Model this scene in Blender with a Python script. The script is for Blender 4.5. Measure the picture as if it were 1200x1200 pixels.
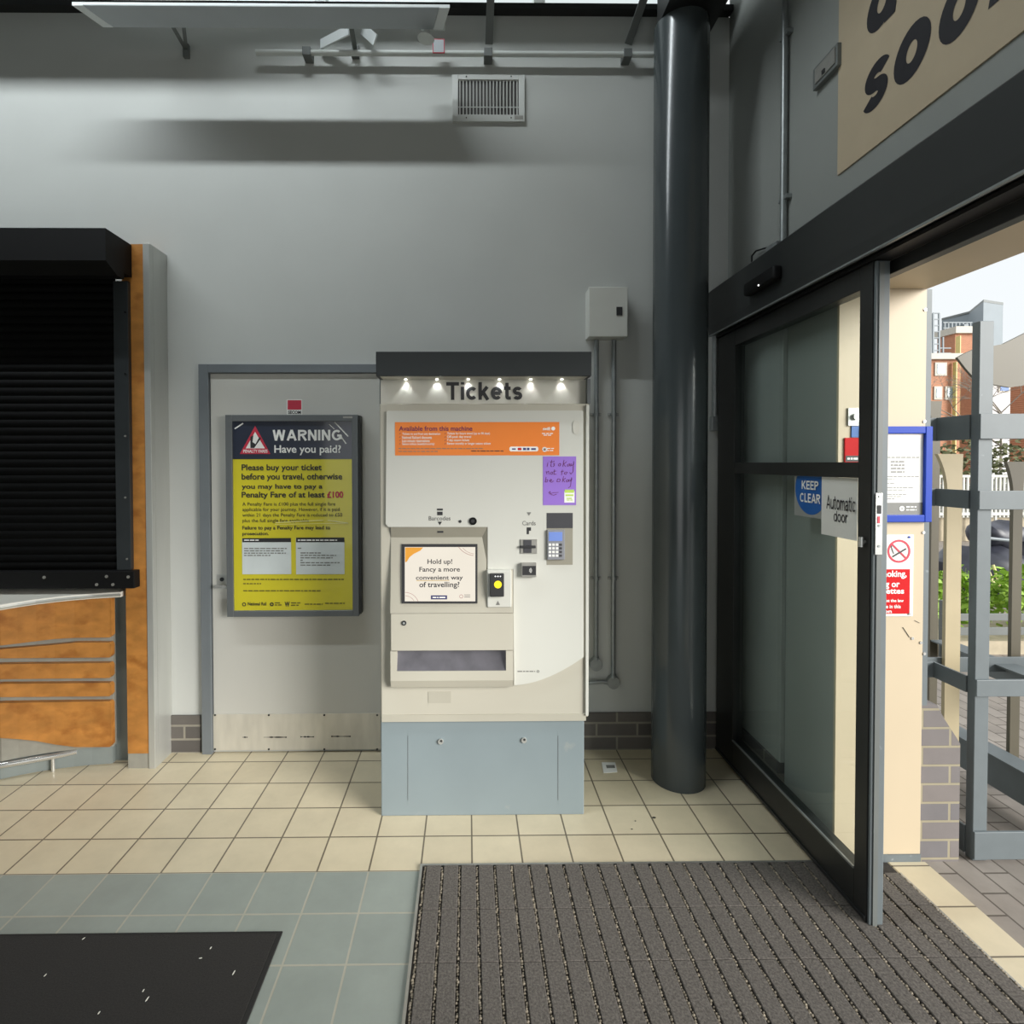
import bpy, bmesh, math, random
from mathutils import Vector, Matrix
random.seed(7)
for o in list(bpy.data.objects): bpy.data.objects.remove(o)
SC = bpy.context.scene; COL = SC.collection

# ------------------------------------------------------------------ camera
H = 1.576; F = 651.0; PPX, PPY = 554.8, 554.4
yaw, pitch, roll = math.radians(.6), math.radians(1.0), math.radians(.1)
fw = Vector((math.sin(yaw)*math.cos(pitch), math.cos(yaw)*math.cos(pitch), -math.sin(pitch)))
rt = Vector((math.cos(yaw), -math.sin(yaw), 0)); up = rt.cross(fw)
rt, up = rt*math.cos(roll) - up*math.sin(roll), up*math.cos(roll) + rt*math.sin(roll)
EYE = Vector((0, 0, H))
cd = bpy.data.cameras.new('camera'); cam = bpy.data.objects.new('camera', cd); COL.objects.link(cam)
cd.sensor_width = 36; cd.lens = F/1200*36; cd.clip_start = .02; cd.clip_end = 500
cd.shift_x = (600-PPX)/1200; cd.shift_y = -(600-PPY)/1200
m = Matrix((rt, up, -fw)).transposed().to_4x4(); m.translation = EYE; cam.matrix_world = m
SC.camera = cam

# ------------------------------------------------------------------ world, sun, daylight, exposure
SC.view_settings.view_transform = 'Standard'; SC.view_settings.look = 'None'
SC.view_settings.gamma = 1; SC.view_settings.use_curve_mapping = False
SC.view_settings.exposure = 0.0
W = bpy.data.worlds.new('overcast_sky'); SC.world = W; W.use_nodes = True
W.node_tree.nodes['Background'].inputs[0].default_value = (.93, .975, 1.0, 1)
W.node_tree.nodes['Background'].inputs[1].default_value = 1.0
def light(name, kind, loc, direction, energy, color=(1,1,1), **kw):
    l = bpy.data.lights.new(name, kind); l.energy = energy; l.color = color
    for k, v in kw.items(): setattr(l, k, v)
    o = bpy.data.objects.new(name, l); COL.objects.link(o); o.location = loc
    o.rotation_euler = Vector(direction).to_track_quat('-Z', 'Y').to_euler()
    return o
light('sun', 'SUN', (6, -4, 6), (-.64, .50, -.25), 6.2, (1, .975, .93), angle=math.radians(34))
light('roof_light', 'AREA', (-2.6, 1.47, 5.4), (0, .62, -.78), 158, (.90, .97, 1), shape='RECTANGLE', size=4.6, size_y=.10)
light('entrance_daylight', 'AREA', (-1.2, -3.9, 1.25), (0, 1, 0.03), 14, (1, .97, .92), shape='RECTANGLE', size=2.6, size_y=2.2)

# ------------------------------------------------------------------ helpers
def ray(u, v): return fw*F + rt*(u-PPX) + up*(PPY-v)
def at(u, v, Y):
    d = ray(u, v); return EYE + d*(Y/d.y)
def onX(u, v, X):
    d = ray(u, v); return EYE + d*(X/d.x)
def onZ(u, v, Z=0.0):
    d = ray(u, v); return EYE + d*((Z-H)/d.z)
def lin(c): return tuple((x/12.92 if x <= .04045 else ((x+.055)/1.055)**2.4) for x in (y/255 for y in c))

MATS = {}
def mat(name, rgb, rough=.5, metal=0.0, var=.06, scale=6.0, bump=0.0, bscale=60.0, coat=0.0, emit=0.0, spec=.5, dirt=None, stretch=None):
    M = bpy.data.materials.new(name); M.use_nodes = True; N = M.node_tree.nodes; L = M.node_tree.links
    b = N['Principled BSDF']; c = lin(rgb)
    b.inputs['Roughness'].default_value = rough; b.inputs['Metallic'].default_value = metal
    b.inputs['Specular IOR Level'].default_value = spec
    if coat: b.inputs['Coat Weight'].default_value = coat; b.inputs['Coat Roughness'].default_value = .06
    tc = N.new('ShaderNodeTexCoord'); mp = N.new('ShaderNodeMapping'); L.new(tc.outputs['Object'], mp.inputs[0])
    if stretch: mp.inputs['Scale'].default_value = stretch
    n = N.new('ShaderNodeTexNoise'); n.inputs['Scale'].default_value = scale; n.inputs['Detail'].default_value = 6
    L.new(mp.outputs[0], n.inputs['Vector'])
    r = N.new('ShaderNodeValToRGB'); L.new(n.outputs[0], r.inputs[0])
    r.color_ramp.elements[0].position = .3; r.color_ramp.elements[1].position = .7
    r.color_ramp.elements[0].color = tuple(x*(1-var) for x in c)+(1,)
    r.color_ramp.elements[1].color = tuple(min(1, x*(1+var)) for x in c)+(1,)
    out = r.outputs[0]
    if dirt:
        dn = N.new('ShaderNodeTexNoise'); dn.inputs['Scale'].default_value = dirt[1]; dn.inputs['Detail'].default_value = 8
        L.new(mp.outputs[0], dn.inputs['Vector'])
        dr = N.new('ShaderNodeMapRange'); dr.inputs[1].default_value = dirt[2]; dr.inputs[2].default_value = dirt[2]+.15
        dr.inputs[4].default_value = dirt[3]
        L.new(dn.outputs[0], dr.inputs[0])
        mx = N.new('ShaderNodeMixRGB'); mx.inputs[2].default_value = lin(dirt[0])+(1,)
        L.new(dr.outputs[0], mx.inputs[0]); L.new(out, mx.inputs[1]); out = mx.outputs[0]
    if emit >= 0: L.new(out, b.inputs['Base Color'])
    if emit:
        L.new(out, b.inputs['Emission Color']); b.inputs['Emission Strength'].default_value = abs(emit)
        if emit < 0: b.inputs['Base Color'].default_value = (.012, .012, .014, 1)
    if bump:
        bn = N.new('ShaderNodeTexNoise'); bn.inputs['Scale'].default_value = bscale; bn.inputs['Detail'].default_value = 4
        L.new(mp.outputs[0], bn.inputs['Vector'])
        bp = N.new('ShaderNodeBump'); bp.inputs['Strength'].default_value = bump; bp.inputs['Distance'].default_value = .002
        L.new(bn.outputs[0], bp.inputs['Height']); L.new(bp.outputs[0], b.inputs['Normal'])
    MATS[name] = M; return M

def brick_mat(name, c1, c2, mortar, bw, rh, ms, axes, offset=.5, off=(0, 0, 0), rough=.6, bump=.5, zone=None, noise=.12):
    """bricks or tiles laid in world metres; axes names the two directions of the bond"""
    M = bpy.data.materials.new(name); M.use_nodes = True; N = M.node_tree.nodes; L = M.node_tree.links
    b = N['Principled BSDF']; b.inputs['Roughness'].default_value = rough
    g = N.new('ShaderNodeNewGeometry'); s = N.new('ShaderNodeSeparateXYZ'); L.new(g.outputs['Position'], s.inputs[0])
    cb = N.new('ShaderNodeCombineXYZ')
    for i, a in enumerate(axes):
        ad = N.new('ShaderNodeMath'); ad.operation = 'SUBTRACT'; ad.inputs[1].default_value = off[i] - 40*bw*(i == 0) - 40*rh*(i == 1)
        L.new(s.outputs['XYZ'.index(a)], ad.inputs[0]); L.new(ad.outputs[0], cb.inputs[i])
    def bt(a, c, mo):
        t = N.new('ShaderNodeTexBrick'); t.offset = offset; t.squash = 1
        t.inputs['Scale'].default_value = 1; t.inputs['Brick Width'].default_value = bw; t.inputs['Row Height'].default_value = rh
        t.inputs['Mortar Size'].default_value = ms; t.inputs['Mortar Smooth'].default_value = .1; t.inputs['Bias'].default_value = 0
        t.inputs['Color1'].default_value = lin(a)+(1,); t.inputs['Color2'].default_value = lin(c)+(1,); t.inputs['Mortar'].default_value = lin(mo)+(1,)
        L.new(cb.outputs[0], t.inputs['Vector']); return t
    t = bt(c1, c2, mortar); out = t.outputs[0]
    if zone:                       # second tile colour in the part of the floor in front of the line Y < zone
        t2 = bt(*zone[1]); c = N.new('ShaderNodeMath'); c.operation = 'LESS_THAN'; c.inputs[1].default_value = zone[0]
        L.new(s.outputs[1], c.inputs[0])
        c2_ = N.new('ShaderNodeMath'); c2_.operation = 'LESS_THAN'; c2_.inputs[1].default_value = 1.0; L.new(s.outputs[0], c2_.inputs[0])
        an = N.new('ShaderNodeMath'); an.operation = 'MULTIPLY'; L.new(c.outputs[0], an.inputs[0]); L.new(c2_.outputs[0], an.inputs[1])
        mx = N.new('ShaderNodeMixRGB'); L.new(an.outputs[0], mx.inputs[0]); L.new(out, mx.inputs[1]); L.new(t2.outputs[0], mx.inputs[2]); out = mx.outputs[0]
    n = N.new('ShaderNodeTexNoise'); n.inputs['Scale'].default_value = 5; n.inputs['Detail'].default_value = 9; n.inputs['Roughness'].default_value = .65
    L.new(g.outputs['Position'], n.inputs['Vector'])
    mr = N.new('ShaderNodeMapRange'); mr.inputs[1].default_value = .3; mr.inputs[2].default_value = .7
    mr.inputs[3].default_value = 1-noise; mr.inputs[4].default_value = 1+noise*.5; L.new(n.outputs[0], mr.inputs[0])
    ml = N.new('ShaderNodeMixRGB'); ml.blend_type = 'MULTIPLY'; ml.inputs[0].default_value = 1
    L.new(out, ml.inputs[1]); L.new(mr.outputs[0], ml.inputs[2]); L.new(ml.outputs[0], b.inputs['Base Color'])
    if bump:
        bp = N.new('ShaderNodeBump'); bp.invert = True; bp.inputs['Strength'].default_value = bump; bp.inputs['Distance'].default_value = .003
        L.new(t.outputs['Fac'], bp.inputs['Height']); L.new(bp.outputs[0], b.inputs['Normal'])
    MATS[name] = M; return M

class MB:
    """gathers shapes in world metres; build() links them as one mesh object under its parent"""
    def __init__(s): s.bm = bmesh.new()
    def box(s, x0, x1, y0, y1, z0, z1, bev=0.0, seg=2):
        b = bmesh.new(); bmesh.ops.create_cube(b, size=1)
        for v in b.verts: v.co = Vector(((x0+x1)/2+v.co.x*abs(x1-x0), (y0+y1)/2+v.co.y*abs(y1-y0), (z0+z1)/2+v.co.z*abs(z1-z0)))
        if bev: bmesh.ops.bevel(b, geom=list(b.edges), offset=bev, segments=seg, affect='EDGES', profile=.5)
        s._add(b); return s
    def _add(s, b):
        me = bpy.data.meshes.new('t'); bmesh.ops.recalc_face_normals(b, faces=b.faces); b.to_mesh(me); b.free(); s.bm.from_mesh(me); bpy.data.meshes.remove(me)
    def loft(s, rings, close=True, cap=True):
        b = bmesh.new(); R = [[b.verts.new(p) for p in r] for r in rings]; n = len(R[0])
        for a, c in zip(R, R[1:]):
            for i in range(n if close else n-1):
                b.faces.new((a[i], a[(i+1) % n], c[(i+1) % n], c[i]))
        if cap: b.faces.new(R[0]); b.faces.new(R[-1][::-1])
        s._add(b); return s
    def prism(s, pts, a0, a1, axis='y'):
        """outline pts extruded between a0 and a1 along an axis: y -> pts are (x,z); x -> (y,z); z -> (x,y)"""
        f = {'y': lambda p, a: (p[0], a, p[1]), 'x': lambda p, a: (a, p[0], p[1]), 'z': lambda p, a: (p[0], p[1], a)}[axis]
        return s.loft([[f(p, a0) for p in pts], [f(p, a1) for p in pts]])
    def tube(s, path, r, n=14, cap=True):
        path = [Vector(p) for p in path]; rings = []
        prev = None
        for i, p in enumerate(path):
            d = (path[min(i+1, len(path)-1)]-path[max(i-1, 0)]).normalized()
            a = prev if prev is not None else (Vector((0, 0, 1)) if abs(d.z) < .9 else Vector((1, 0, 0)))
            e1 = (a - d*a.dot(d)).normalized(); e2 = d.cross(e1); prev = e1
            rr = r[i] if isinstance(r, (list, tuple)) else r
            rings.append([p + (e1*math.cos(t)+e2*math.sin(t))*rr for t in (2*math.pi*k/n for k in range(n))])
        return s.loft(rings, True, cap)
    def bar(s, p0, p1, w, t, side=(1, 0, 0)):
        p0, p1 = Vector(p0), Vector(p1); d = (p1-p0).normalized(); a = Vector(side); a = (a-d*a.dot(d)).normalized(); c = d.cross(a)
        q = [a*w/2+c*t/2, -a*w/2+c*t/2, -a*w/2-c*t/2, a*w/2-c*t/2]
        return s.loft([[p0+x for x in q], [p1+x for x in q]])
    def ball(s, c, r, sub=2, sq=(1, 1, 1)):
        b = bmesh.new(); bmesh.ops.create_icosphere(b, subdivisions=sub, radius=1)
        for v in b.verts: v.co = Vector(c)+Vector((v.co.x*r*sq[0], v.co.y*r*sq[1], v.co.z*r*sq[2]))
        s._add(b); return s
    def tri(s, pts, faces):
        b = bmesh.new(); V = [b.verts.new(p) for p in pts]
        for f in faces:
            try: b.faces.new([V[i] for i in f])
            except ValueError: pass
        me = bpy.data.meshes.new('t'); b.to_mesh(me); b.free(); s.bm.from_mesh(me); bpy.data.meshes.remove(me); return s
    def build(s, name, material, parent=None, smooth=False, **props):
        org = Vector((0, 0, 0)); p = parent
        while p: org += p.location; p = p.parent
        me = bpy.data.meshes.new(name)
        if parent is None:
            zs = [v.co for v in s.bm.verts]
            loc = Vector(((min(c.x for c in zs)+max(c.x for c in zs))/2, (min(c.y for c in zs)+max(c.y for c in zs))/2, min(c.z for c in zs)))
        else: loc = Vector((0, 0, 0))
        for v in s.bm.verts: v.co -= org+loc
        s.bm.to_mesh(me); s.bm.free()
        me.materials.append(MATS[material] if isinstance(material, str) else material)
        if smooth:
            for q in me.polygons: q.use_smooth = True
            try: me.set_sharp_from_angle(angle=math.radians(38))
            except Exception: pass
        o = bpy.data.objects.new(name, me); COL.objects.link(o); o.parent = parent; o.location = loc
        for k, v in props.items(): o[k] = v
        return o
def thing(name, label, cat, loc, group=None):
    o = bpy.data.objects.new(name, None); COL.objects.link(o); o.location = loc; o.empty_display_size = .1
    o['label'] = label; o['category'] = cat
    if group: o['group'] = group
    return o
def structure(name, loc):
    o = bpy.data.objects.new(name, None); COL.objects.link(o); o.location = loc; o.empty_display_size = .1; o['kind'] = 'structure'; return o
def tag(o, label, cat, group=None):
    o['label'] = label; o['category'] = cat
    if group: o['group'] = group
    return o
def copy_tree(o, parent=None):
    c = o.copy(); COL.objects.link(c); c.parent = parent
    for ch in list(o.children): copy_tree(ch, c)
    return c

_tc = {}
def glyphs(body, bold=0.0, shear=0.0, space=1.0, align='LEFT'):
    k = (body, bold, shear, space, align)
    if k not in _tc:
        cu = bpy.data.curves.new('txt', 'FONT'); cu.body = body; cu.offset = bold; cu.shear = shear; cu.space_character = space
        cu.align_x = align; cu.resolution_u = 4; cu.fill_mode = 'BOTH'
        ob = bpy.data.objects.new('txt', cu); COL.objects.link(ob); dg = bpy.context.evaluated_depsgraph_get(); dg.update()
        me = bpy.data.meshes.new_from_object(ob.evaluated_get(dg))
        vs = [(v.co.x, v.co.y) for v in me.vertices]; fs = [tuple(p.vertices) for p in me.polygons]
        bpy.data.objects.remove(ob); bpy.data.curves.remove(cu); bpy.data.meshes.remove(me)
        x0 = min(v[0] for v in vs); x1 = max(v[0] for v in vs); y0 = min(v[1] for v in vs); y1 = max(v[1] for v in vs)
        _tc[k] = ([((x-x0)/(x1-x0), (y-y0)/(y1-y0)) for x, y in vs], fs)
    return _tc[k]
def text(name, body, material, parent, A, B, bold=0.0, shear=0.0, space=1.0, align='LEFT', plane='Y'):
    """lettering whose ink fills the box from A (lower left) to B (upper right) on a flat face"""
    vs, fs = glyphs(body, bold, shear, space, align); mb = MB(); A = Vector(A); B = Vector(B)
    if plane == 'Y': pts = [(A.x+(B.x-A.x)*a, A.y+(B.y-A.y)*b, A.z+(B.z-A.z)*b) for a, b in vs]
    else: pts = [(A.x, A.y+(B.y-A.y)*a, A.z+(B.z-A.z)*b) for a, b in vs]
    mb.tri(pts, fs); return mb.build(name, material, parent)
# plain grotesque capitals and lower case drawn as thick strokes (cap height 1)
def _arc(cx, cy, rx, ry, a0, a1, n=14): return [(cx+rx*math.cos(math.radians(a0+(a1-a0)*i/n)), cy+ry*math.sin(math.radians(a0+(a1-a0)*i/n))) for i in range(n+1)]
def _spl(P, n=6):
    Q = [P[0]]+list(P)+[P[-1]]; out = []
    for i in range(1, len(Q)-2):
        p0, p1, p2, p3 = Q[i-1:i+3]
        for k in range(n):
            t = k/n; out.append(tuple(.5*(2*p1[j]+(p2[j]-p0[j])*t+(2*p0[j]-5*p1[j]+4*p2[j]-p3[j])*t*t+(3*p1[j]-p0[j]-3*p2[j]+p3[j])*t**3) for j in (0, 1)))
    return out+[P[-1]]
def grot(ch, w):
    h = w/2; X = .74
    return {
     ' ': (.28, []),
     'T': (.72, [[(.36, 0), (.36, 1)], [(0, 1-h), (.72, 1-h)]]), 'i': (w, [[(h, 0), (h, X)], [(h, .86), (h, 1)]]),
     'c': (.60, [_arc(.33, X/2, .33-h, X/2-h, 42, 318, 20)]), 'o': (.66, [_arc(.33, X/2, .33-h, X/2-h, 0, 360, 28)]),
     'k': (.60, [[(h, 0), (h, 1)], [(.50, X), (.12, .27)], [(.26, .44), (.53, 0)]]),
     'e': (.64, [[(h+.01, X/2), (.64-h, X/2)], _arc(.32, X/2, .32-h, X/2-h, 0, 318, 24)]),
     't': (.40, [_spl([(.17, .96), (.17, .3), (.19, .13), (.27, h), (.39, h+.01)]), [(0, X-h*.9), (.38, X-h*.9)]]),
     's': (.34+w, [_arc(.17+h, X*.75-h*.5, .17, (X-w)/4, 25, 270, 22)+_arc(.17+h, X*.25+h*.5, .17, (X-w)/4, 90, -155, 22)[1:]]),
     'q': (.66, [_arc(.33, X/2, .33-h, X/2-h, 0, 360, 28), [(.68-h, 0), (.68-h, X)]]),
     'a': (.62, [_spl([(.08, .53), (.15, .64), (.30, X-h), (.45, .63), (.50, .50), (.50, .2), (.53, 0)]), _spl([(.50, .42), (.30, .38), (.13, .32), (h, .20), (.14, .09), (.27, h), (.42, .12), (.50, .26)])]),
     'd': (.66, [_arc(.30, X/2, .30-h, X/2-h, 0, 360, 28), [(.66-h, 0), (.66-h, 1)]]),
     'r': (.40, [[(h, 0), (h, X)], _spl([(h, .42), (.15, .60), (.26, X-h), (.40, X-h-.01)])]),
     'n': (.62, [[(h, 0), (h, X)], _spl([(h, .45), (.16, .60), (.32, X-h), (.48, .62), (.62-h, .45), (.62-h, 0)])]),
     'u': (.62, [[(.62-h, X), (.62-h, 0)], _spl([(.62-h, .29), (.46, .14), (.30, h), (.14, .12), (h, .29), (h, X)])]),
     'm': (.98, [[(h, 0), (h, X)], _spl([(h, .45), (.14, .60), (.28, X-h), (.42, .62), (.49, .45), (.49, 0)]), _spl([(.49, .45), (.56, .60), (.70, X-h), (.84, .62), (.98-h, .45), (.98-h, 0)])]),
     'W': (1.12, [[(h, 1), (.29, 0)], [(.29, 0), (.56, 1)], [(.56, 1), (.83, 0)], [(.83, 0), (1.12-h, 1)]]),
     'A': (.86, [[(h*.8, 0), (.43, 1)], [(.43, 1), (.86-h*.8, 0)], [(.2, .31), (.66, .31)]]),
     'R': (.76, [[(h, 0), (h, 1)], [(h, 1-h), (.40, 1-h)]+_arc(.44, .735, .25-h*.2, .265-h, 90, -90, 12)+[(h, .47)], [(.40, .47), (.70, 0)]]),
     'N': (.76, [[(h, 0), (h, 1)], [(h, 1), (.76-h, 0)], [(.76-h, 0), (.76-h, 1)]]), 'I': (w, [[(h, 0), (h, 1)]]),
     'G': (.86, [_arc(.44, .5, .44-h, .5-h, 48, 340, 22), [(.80, .12), (.80, .46)], [(.86, .46), (.48, .46)]]),
     'K': (.78, [[(h, 0), (h, 1)], [(.68, 1), (.14, .38)], [(.30, .55), (.72, 0)]]),
     'E': (.66, [[(h, 0), (h, 1)], [(h, 1-h), (.64, 1-h)], [(h, .52), (.60, .52)], [(h, h), (.66, h)]]),
     'P': (.70, [[(h, 0), (h, 1)], [(h, 1-h), (.38, 1-h)]+_arc(.40, .715, .30-h, .285-h, 90, -90, 12)+[(h, .43)]]),
     'C': (.84, [_arc(.44, .5, .44-h, .5-h, 46, 314, 22)]), 'L': (.60, [[(h, 0), (h, 1)], [(h, h), (.60, h)]]),
    }[ch]
def thick(P, w):
    closed = abs(P[0][0]-P[-1][0])+abs(P[0][1]-P[-1][1]) < 1e-6; n = len(P); L_ = []; R_ = []
    for i in range(n):
        a = P[i-1] if i else (P[-2] if closed else None); c = P[i+1] if i < n-1 else (P[1] if closed else None); p = P[i]
        ds = []
        if a: d = Vector((p[0]-a[0], p[1]-a[1])); ds.append(d.normalized()) if d.length > 1e-7 else None
        if c: d = Vector((c[0]-p[0], c[1]-p[1])); ds.append(d.normalized()) if d.length > 1e-7 else None
        t = sum(ds, Vector((0, 0))).normalized(); nrm = Vector((-t.y, t.x)); k = 1/max(.6, abs(nrm.dot(Vector((-ds[0].y, ds[0].x)))))
        L_.append((p[0]+nrm.x*w/2*k, p[1]+nrm.y*w/2*k)); R_.append((p[0]-nrm.x*w/2*k, p[1]-nrm.y*w/2*k))
    V = L_+R_; return V, [(i, n+i, n+i+1, i+1) for i in range(n-1)]
def grotesque(name, body, material, parent, A, B, w=.15, gap=.09, slant=0.0, plane='Y'):
    """stroke lettering: the box from A to B spans the baseline to cap height"""
    V = []; Fc = []; x = 0; np_ = 0
    for ch in body:
        adv, paths = grot(ch, w)
        for P in paths:
            v, f = thick(P, w); o_ = len(V); np_ += 1; V += [(x+a+b*slant, b, .00025*np_) for a, b in v]; Fc += [tuple(i+o_ for i in q) for q in f]
        x += adv+gap
    x -= gap; A = Vector(A); B = Vector(B); mb = MB()
    if plane == 'Y': pts = [(A.x+(B.x-A.x)*a/x, A.y-k, A.z+(B.z-A.z)*b) for a, b, k in V]
    else: pts = [(A.x-k, A.y+(B.y-A.y)*a/x, A.z+(B.z-A.z)*b) for a, b, k in V]
    mb.tri(pts, Fc); return mb.build(name, material, parent)
def plate(mb, u0, v0, u1, v1, Y, t=.002, bev=0.0):
    """thin plate facing the room whose front lies at depth Y"""
    a, b = at(u0, v1, Y), at(u1, v0, Y); mb.box(a.x, b.x, Y, Y+t, a.z, b.z, bev); return mb
def ptext(name, body, material, parent, u0, v0, u1, v1, Y, **k):
    return text(name, body, material, parent, at(u0, v1, Y), at(u1, v0, Y), **k)
def words(mb, u0, u1, v, h, Y, seed):
    """a line of print too small to read: a run of short dashes"""
    r = random.Random(seed); u = u0
    while u < u1-1:
        w = min(r.uniform(2.0, 6.5), u1-u); a, b = at(u, v+h/2, Y), at(u+w, v-h/2, Y)
        mb.tri([(a.x, Y, a.z), (b.x, Y, a.z), (b.x, Y, b.z), (a.x, Y, b.z)], [(0, 1, 2, 3)]); u += w+1.0
def disc(mb, c, r, Y, t=.002, n=28): return mb.tube([(c.x, Y+t, c.z), (c.x, Y, c.z)], r, n)
def ring(mb, c, r0, r1, Y, n=32, a0=0, a1=2*math.pi, t=.0):
    pts = []; fs = []
    for i in range(n+1):
        a = a0+(a1-a0)*i/n
        pts += [(c.x+r0*math.cos(a), Y, c.z+r0*math.sin(a)), (c.x+r1*math.cos(a), Y, c.z+r1*math.sin(a))]
    for i in range(n): fs.append((2*i, 2*i+1, 2*i+3, 2*i+2))
    mb.tri(pts, fs); return mb

# ------------------------------------------------------------------ materials
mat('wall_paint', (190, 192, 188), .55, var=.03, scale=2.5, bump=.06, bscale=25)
mat('wall_paint_shaded', (144, 147, 143), .6, var=.04, scale=2.5, bump=.06, bscale=25)  # the wall grey again, darkened in colour for the side walls' shade
mat('ceiling_paint', (150, 152, 150), .7, var=.04)
mat('cream_panel', (196, 180, 153), .5, var=.025, scale=3, dirt=((190, 170, 135), 6, .66, .5))
mat('door_leaf', (196, 195, 188), .42, var=.035, scale=2.2, stretch=(1, 1, .5))
mat('door_frame', (112, 118, 122), .4, var=.05, dirt=((190, 188, 180), 30, .72, .8))
mat('kick_steel', (208, 204, 192), .42, .3, var=.08, scale=5, stretch=(4, 1, 1))
mat('stainless', (190, 191, 186), .4, .5, var=.07, scale=8, stretch=(1, 1, .15))
mat('chrome', (215, 215, 212), .25, .75, var=.03)
mat('galvanised', (150, 155, 155), .38, .6, var=.1, scale=30)
mat('scuff', (40, 40, 40), .7)
mat('black_metal', (9, 9, 10), .6, var=.15, spec=.25)
mat('black_slat', (4, 4, 4), .65, spec=.12, var=.12, scale=3, stretch=(1, 1, 3))
mat('guide_metal', (52, 56, 58), .38, .3, var=.1)
mat('door_black', (38, 39, 38), .42, var=.1, scale=12)
mat('operator_black', (36, 38, 38), .4, var=.06)
mat('column_paint', (66, 72, 74), .2, var=.05, scale=4, bump=.12, bscale=45)
mat('wood', (180, 122, 58), .42, var=.2, scale=16, stretch=(.7, 1, 1.1), dirt=((146, 88, 34), 11, .52, .75))
mat('grey_laminate', (134, 142, 140), .5, var=.06)
mat('plinth_grey', (150, 148, 138), .55, var=.1, scale=14)
mat('counter_white', (226, 223, 212), .35, var=.04)
mat('rubber_mat', (40, 38, 36), .95, var=.35, scale=220, bump=.7, bscale=350)
mat('mat_edge', (30, 29, 28), .8)
mat('carpet_strip', (92, 87, 82), .95, var=.42, scale=150, bump=.8, bscale=300)
mat('bead', (142, 132, 116), .8, var=.35, scale=60)
mat('bead_base', (48, 44, 40), .9, var=.3, scale=80)
mat('aluminium', (176, 174, 168), .42, .7, var=.1, scale=20)
mat('machine_beige', (186, 182, 168), .48, var=.025, scale=3)
mat('machine_light', (203, 203, 195), .42, var=.015, scale=3)
mat('machine_bay', (176, 172, 158), .5, var=.03)
mat('machine_blue', (128, 140, 144), .5, var=.04, scale=3, dirt=((176, 172, 160), 9, .68, .5))
mat('canopy_grey', (50, 54, 55), .45, var=.05)
mat('header_panel', (200, 198, 188), .5, var=.02)
mat('print_dark', (45, 45, 47), .5)
mat('print_grey', (120, 120, 116), .5)
mat('print_olive', (104, 98, 40), .5)
mat('print_white', (240, 240, 236), .5)
mat('print_purple', (104, 24, 84), .5)
mat('orange_print', (238, 132, 52), .4, var=.03, scale=4)
mat('purple_print', (150, 112, 206), .45, var=.03)
mat('lime_print', (186, 214, 96), .5)
mat('tray_steel', (120, 118, 124), .3, .7, var=.2, scale=12)
mat('screen_white', (250, 241, 224), .4, emit=-.9, var=.015)
mat('screen_orange', (240, 164, 40), .4, emit=-.95)
mat('screen_text', (56, 52, 56), .4, emit=-.5)
mat('screen_gold', (222, 184, 100), .4, emit=-.9)
mat('screen_red', (190, 140, 130), .4, emit=-.9)
mat('screen_navy', (60, 58, 120), .4, emit=-.7)
mat('keypad_screen', (130, 160, 236), .4, emit=-.9)
mat('keypad_grey', (140, 142, 148), .4, var=.05)
mat('keypad_dark', (70, 70, 74), .4)
mat('niche', (150, 146, 132), .5)  # machine beige, darkened in colour for the shade inside the recesses
mat('yellow_dot', (242, 214, 40), .4, emit=.35)
mat('yellow_poster', (216, 204, 44), .4, var=.05, scale=3, coat=.5)
mat('navy_poster', (46, 52, 68), .3, var=.1, coat=.5)
mat('poster_panel', (214, 222, 222), .4, coat=.4)
mat('print_red', (196, 50, 72), .45)
mat('sign_red', (196, 26, 30), .5, spec=.12)
mat('frame_grey', (104, 108, 110), .42, .2, var=.05)
mat('frame_dark', (44, 46, 46), .5)
mat('sign_blue', (36, 96, 170), .4)
mat('frame_blue', (40, 70, 172), .4, spec=.2)
mat('sign_white', (232, 232, 226), .45, var=.02)
mat('sign_cream', (186, 170, 144), .6, var=.03, scale=10, bump=.05)
mat('letter_black', (22, 18, 26), .5)
mat('box_white', (204, 205, 198), .42, var=.02)
mat('pipe_white', (206, 210, 206), .4, var=.04)
mat('luminaire_white', (226, 230, 230), .4, var=.02)
mat('luminaire_under', (176, 182, 186), .45, var=.03)
mat('strut_grey', (104, 108, 106), .5, var=.08)
mat('vent_white', (206, 208, 204), .4)
mat('vent_dark', (66, 62, 60), .5)
mat('beam_dark', (24, 25, 25), .5)
mat('gate_paint', (102, 110, 113), .5, var=.05, scale=14, dirt=((190, 196, 198), 22, .7, .6))
mat('pale_paint', (176, 162, 130), .5, var=.04, scale=8)
mat('pale_olive', (92, 86, 70), .5, var=.04)
mat('leaf_green', (142, 176, 62), .55, var=.3, scale=9)
mat('hedge_green', (104, 108, 74), .7, var=.4, scale=6)
mat('bag_black', (50, 52, 62), .45, var=.25, scale=12)
mat('strap_yellow', (222, 214, 150), .5)
mat('timber', (176, 164, 140), .7, var=.15, scale=10)
mat('clad_grey', (116, 125, 130), .5, var=.04, scale=1)
mat('render_white', (206, 206, 206), .7, var=.03, scale=1)
mat('eaves_white', (186, 182, 170), .6)
mat('gutter_yellow', (206, 190, 120), .5)
mat('window_glass', (150, 166, 172), .15)
mat('rail_white', (190, 190, 184), .5)
mat('twig', (140, 132, 120), .8)
mat('paper', (236, 236, 232), .6)
mat('white_speck', (225, 222, 212), .7)
mat('lamp_led', (255, 250, 236), .4, emit=9.0)
mat('led_white', (255, 255, 255), .4, emit=2.0)
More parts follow.
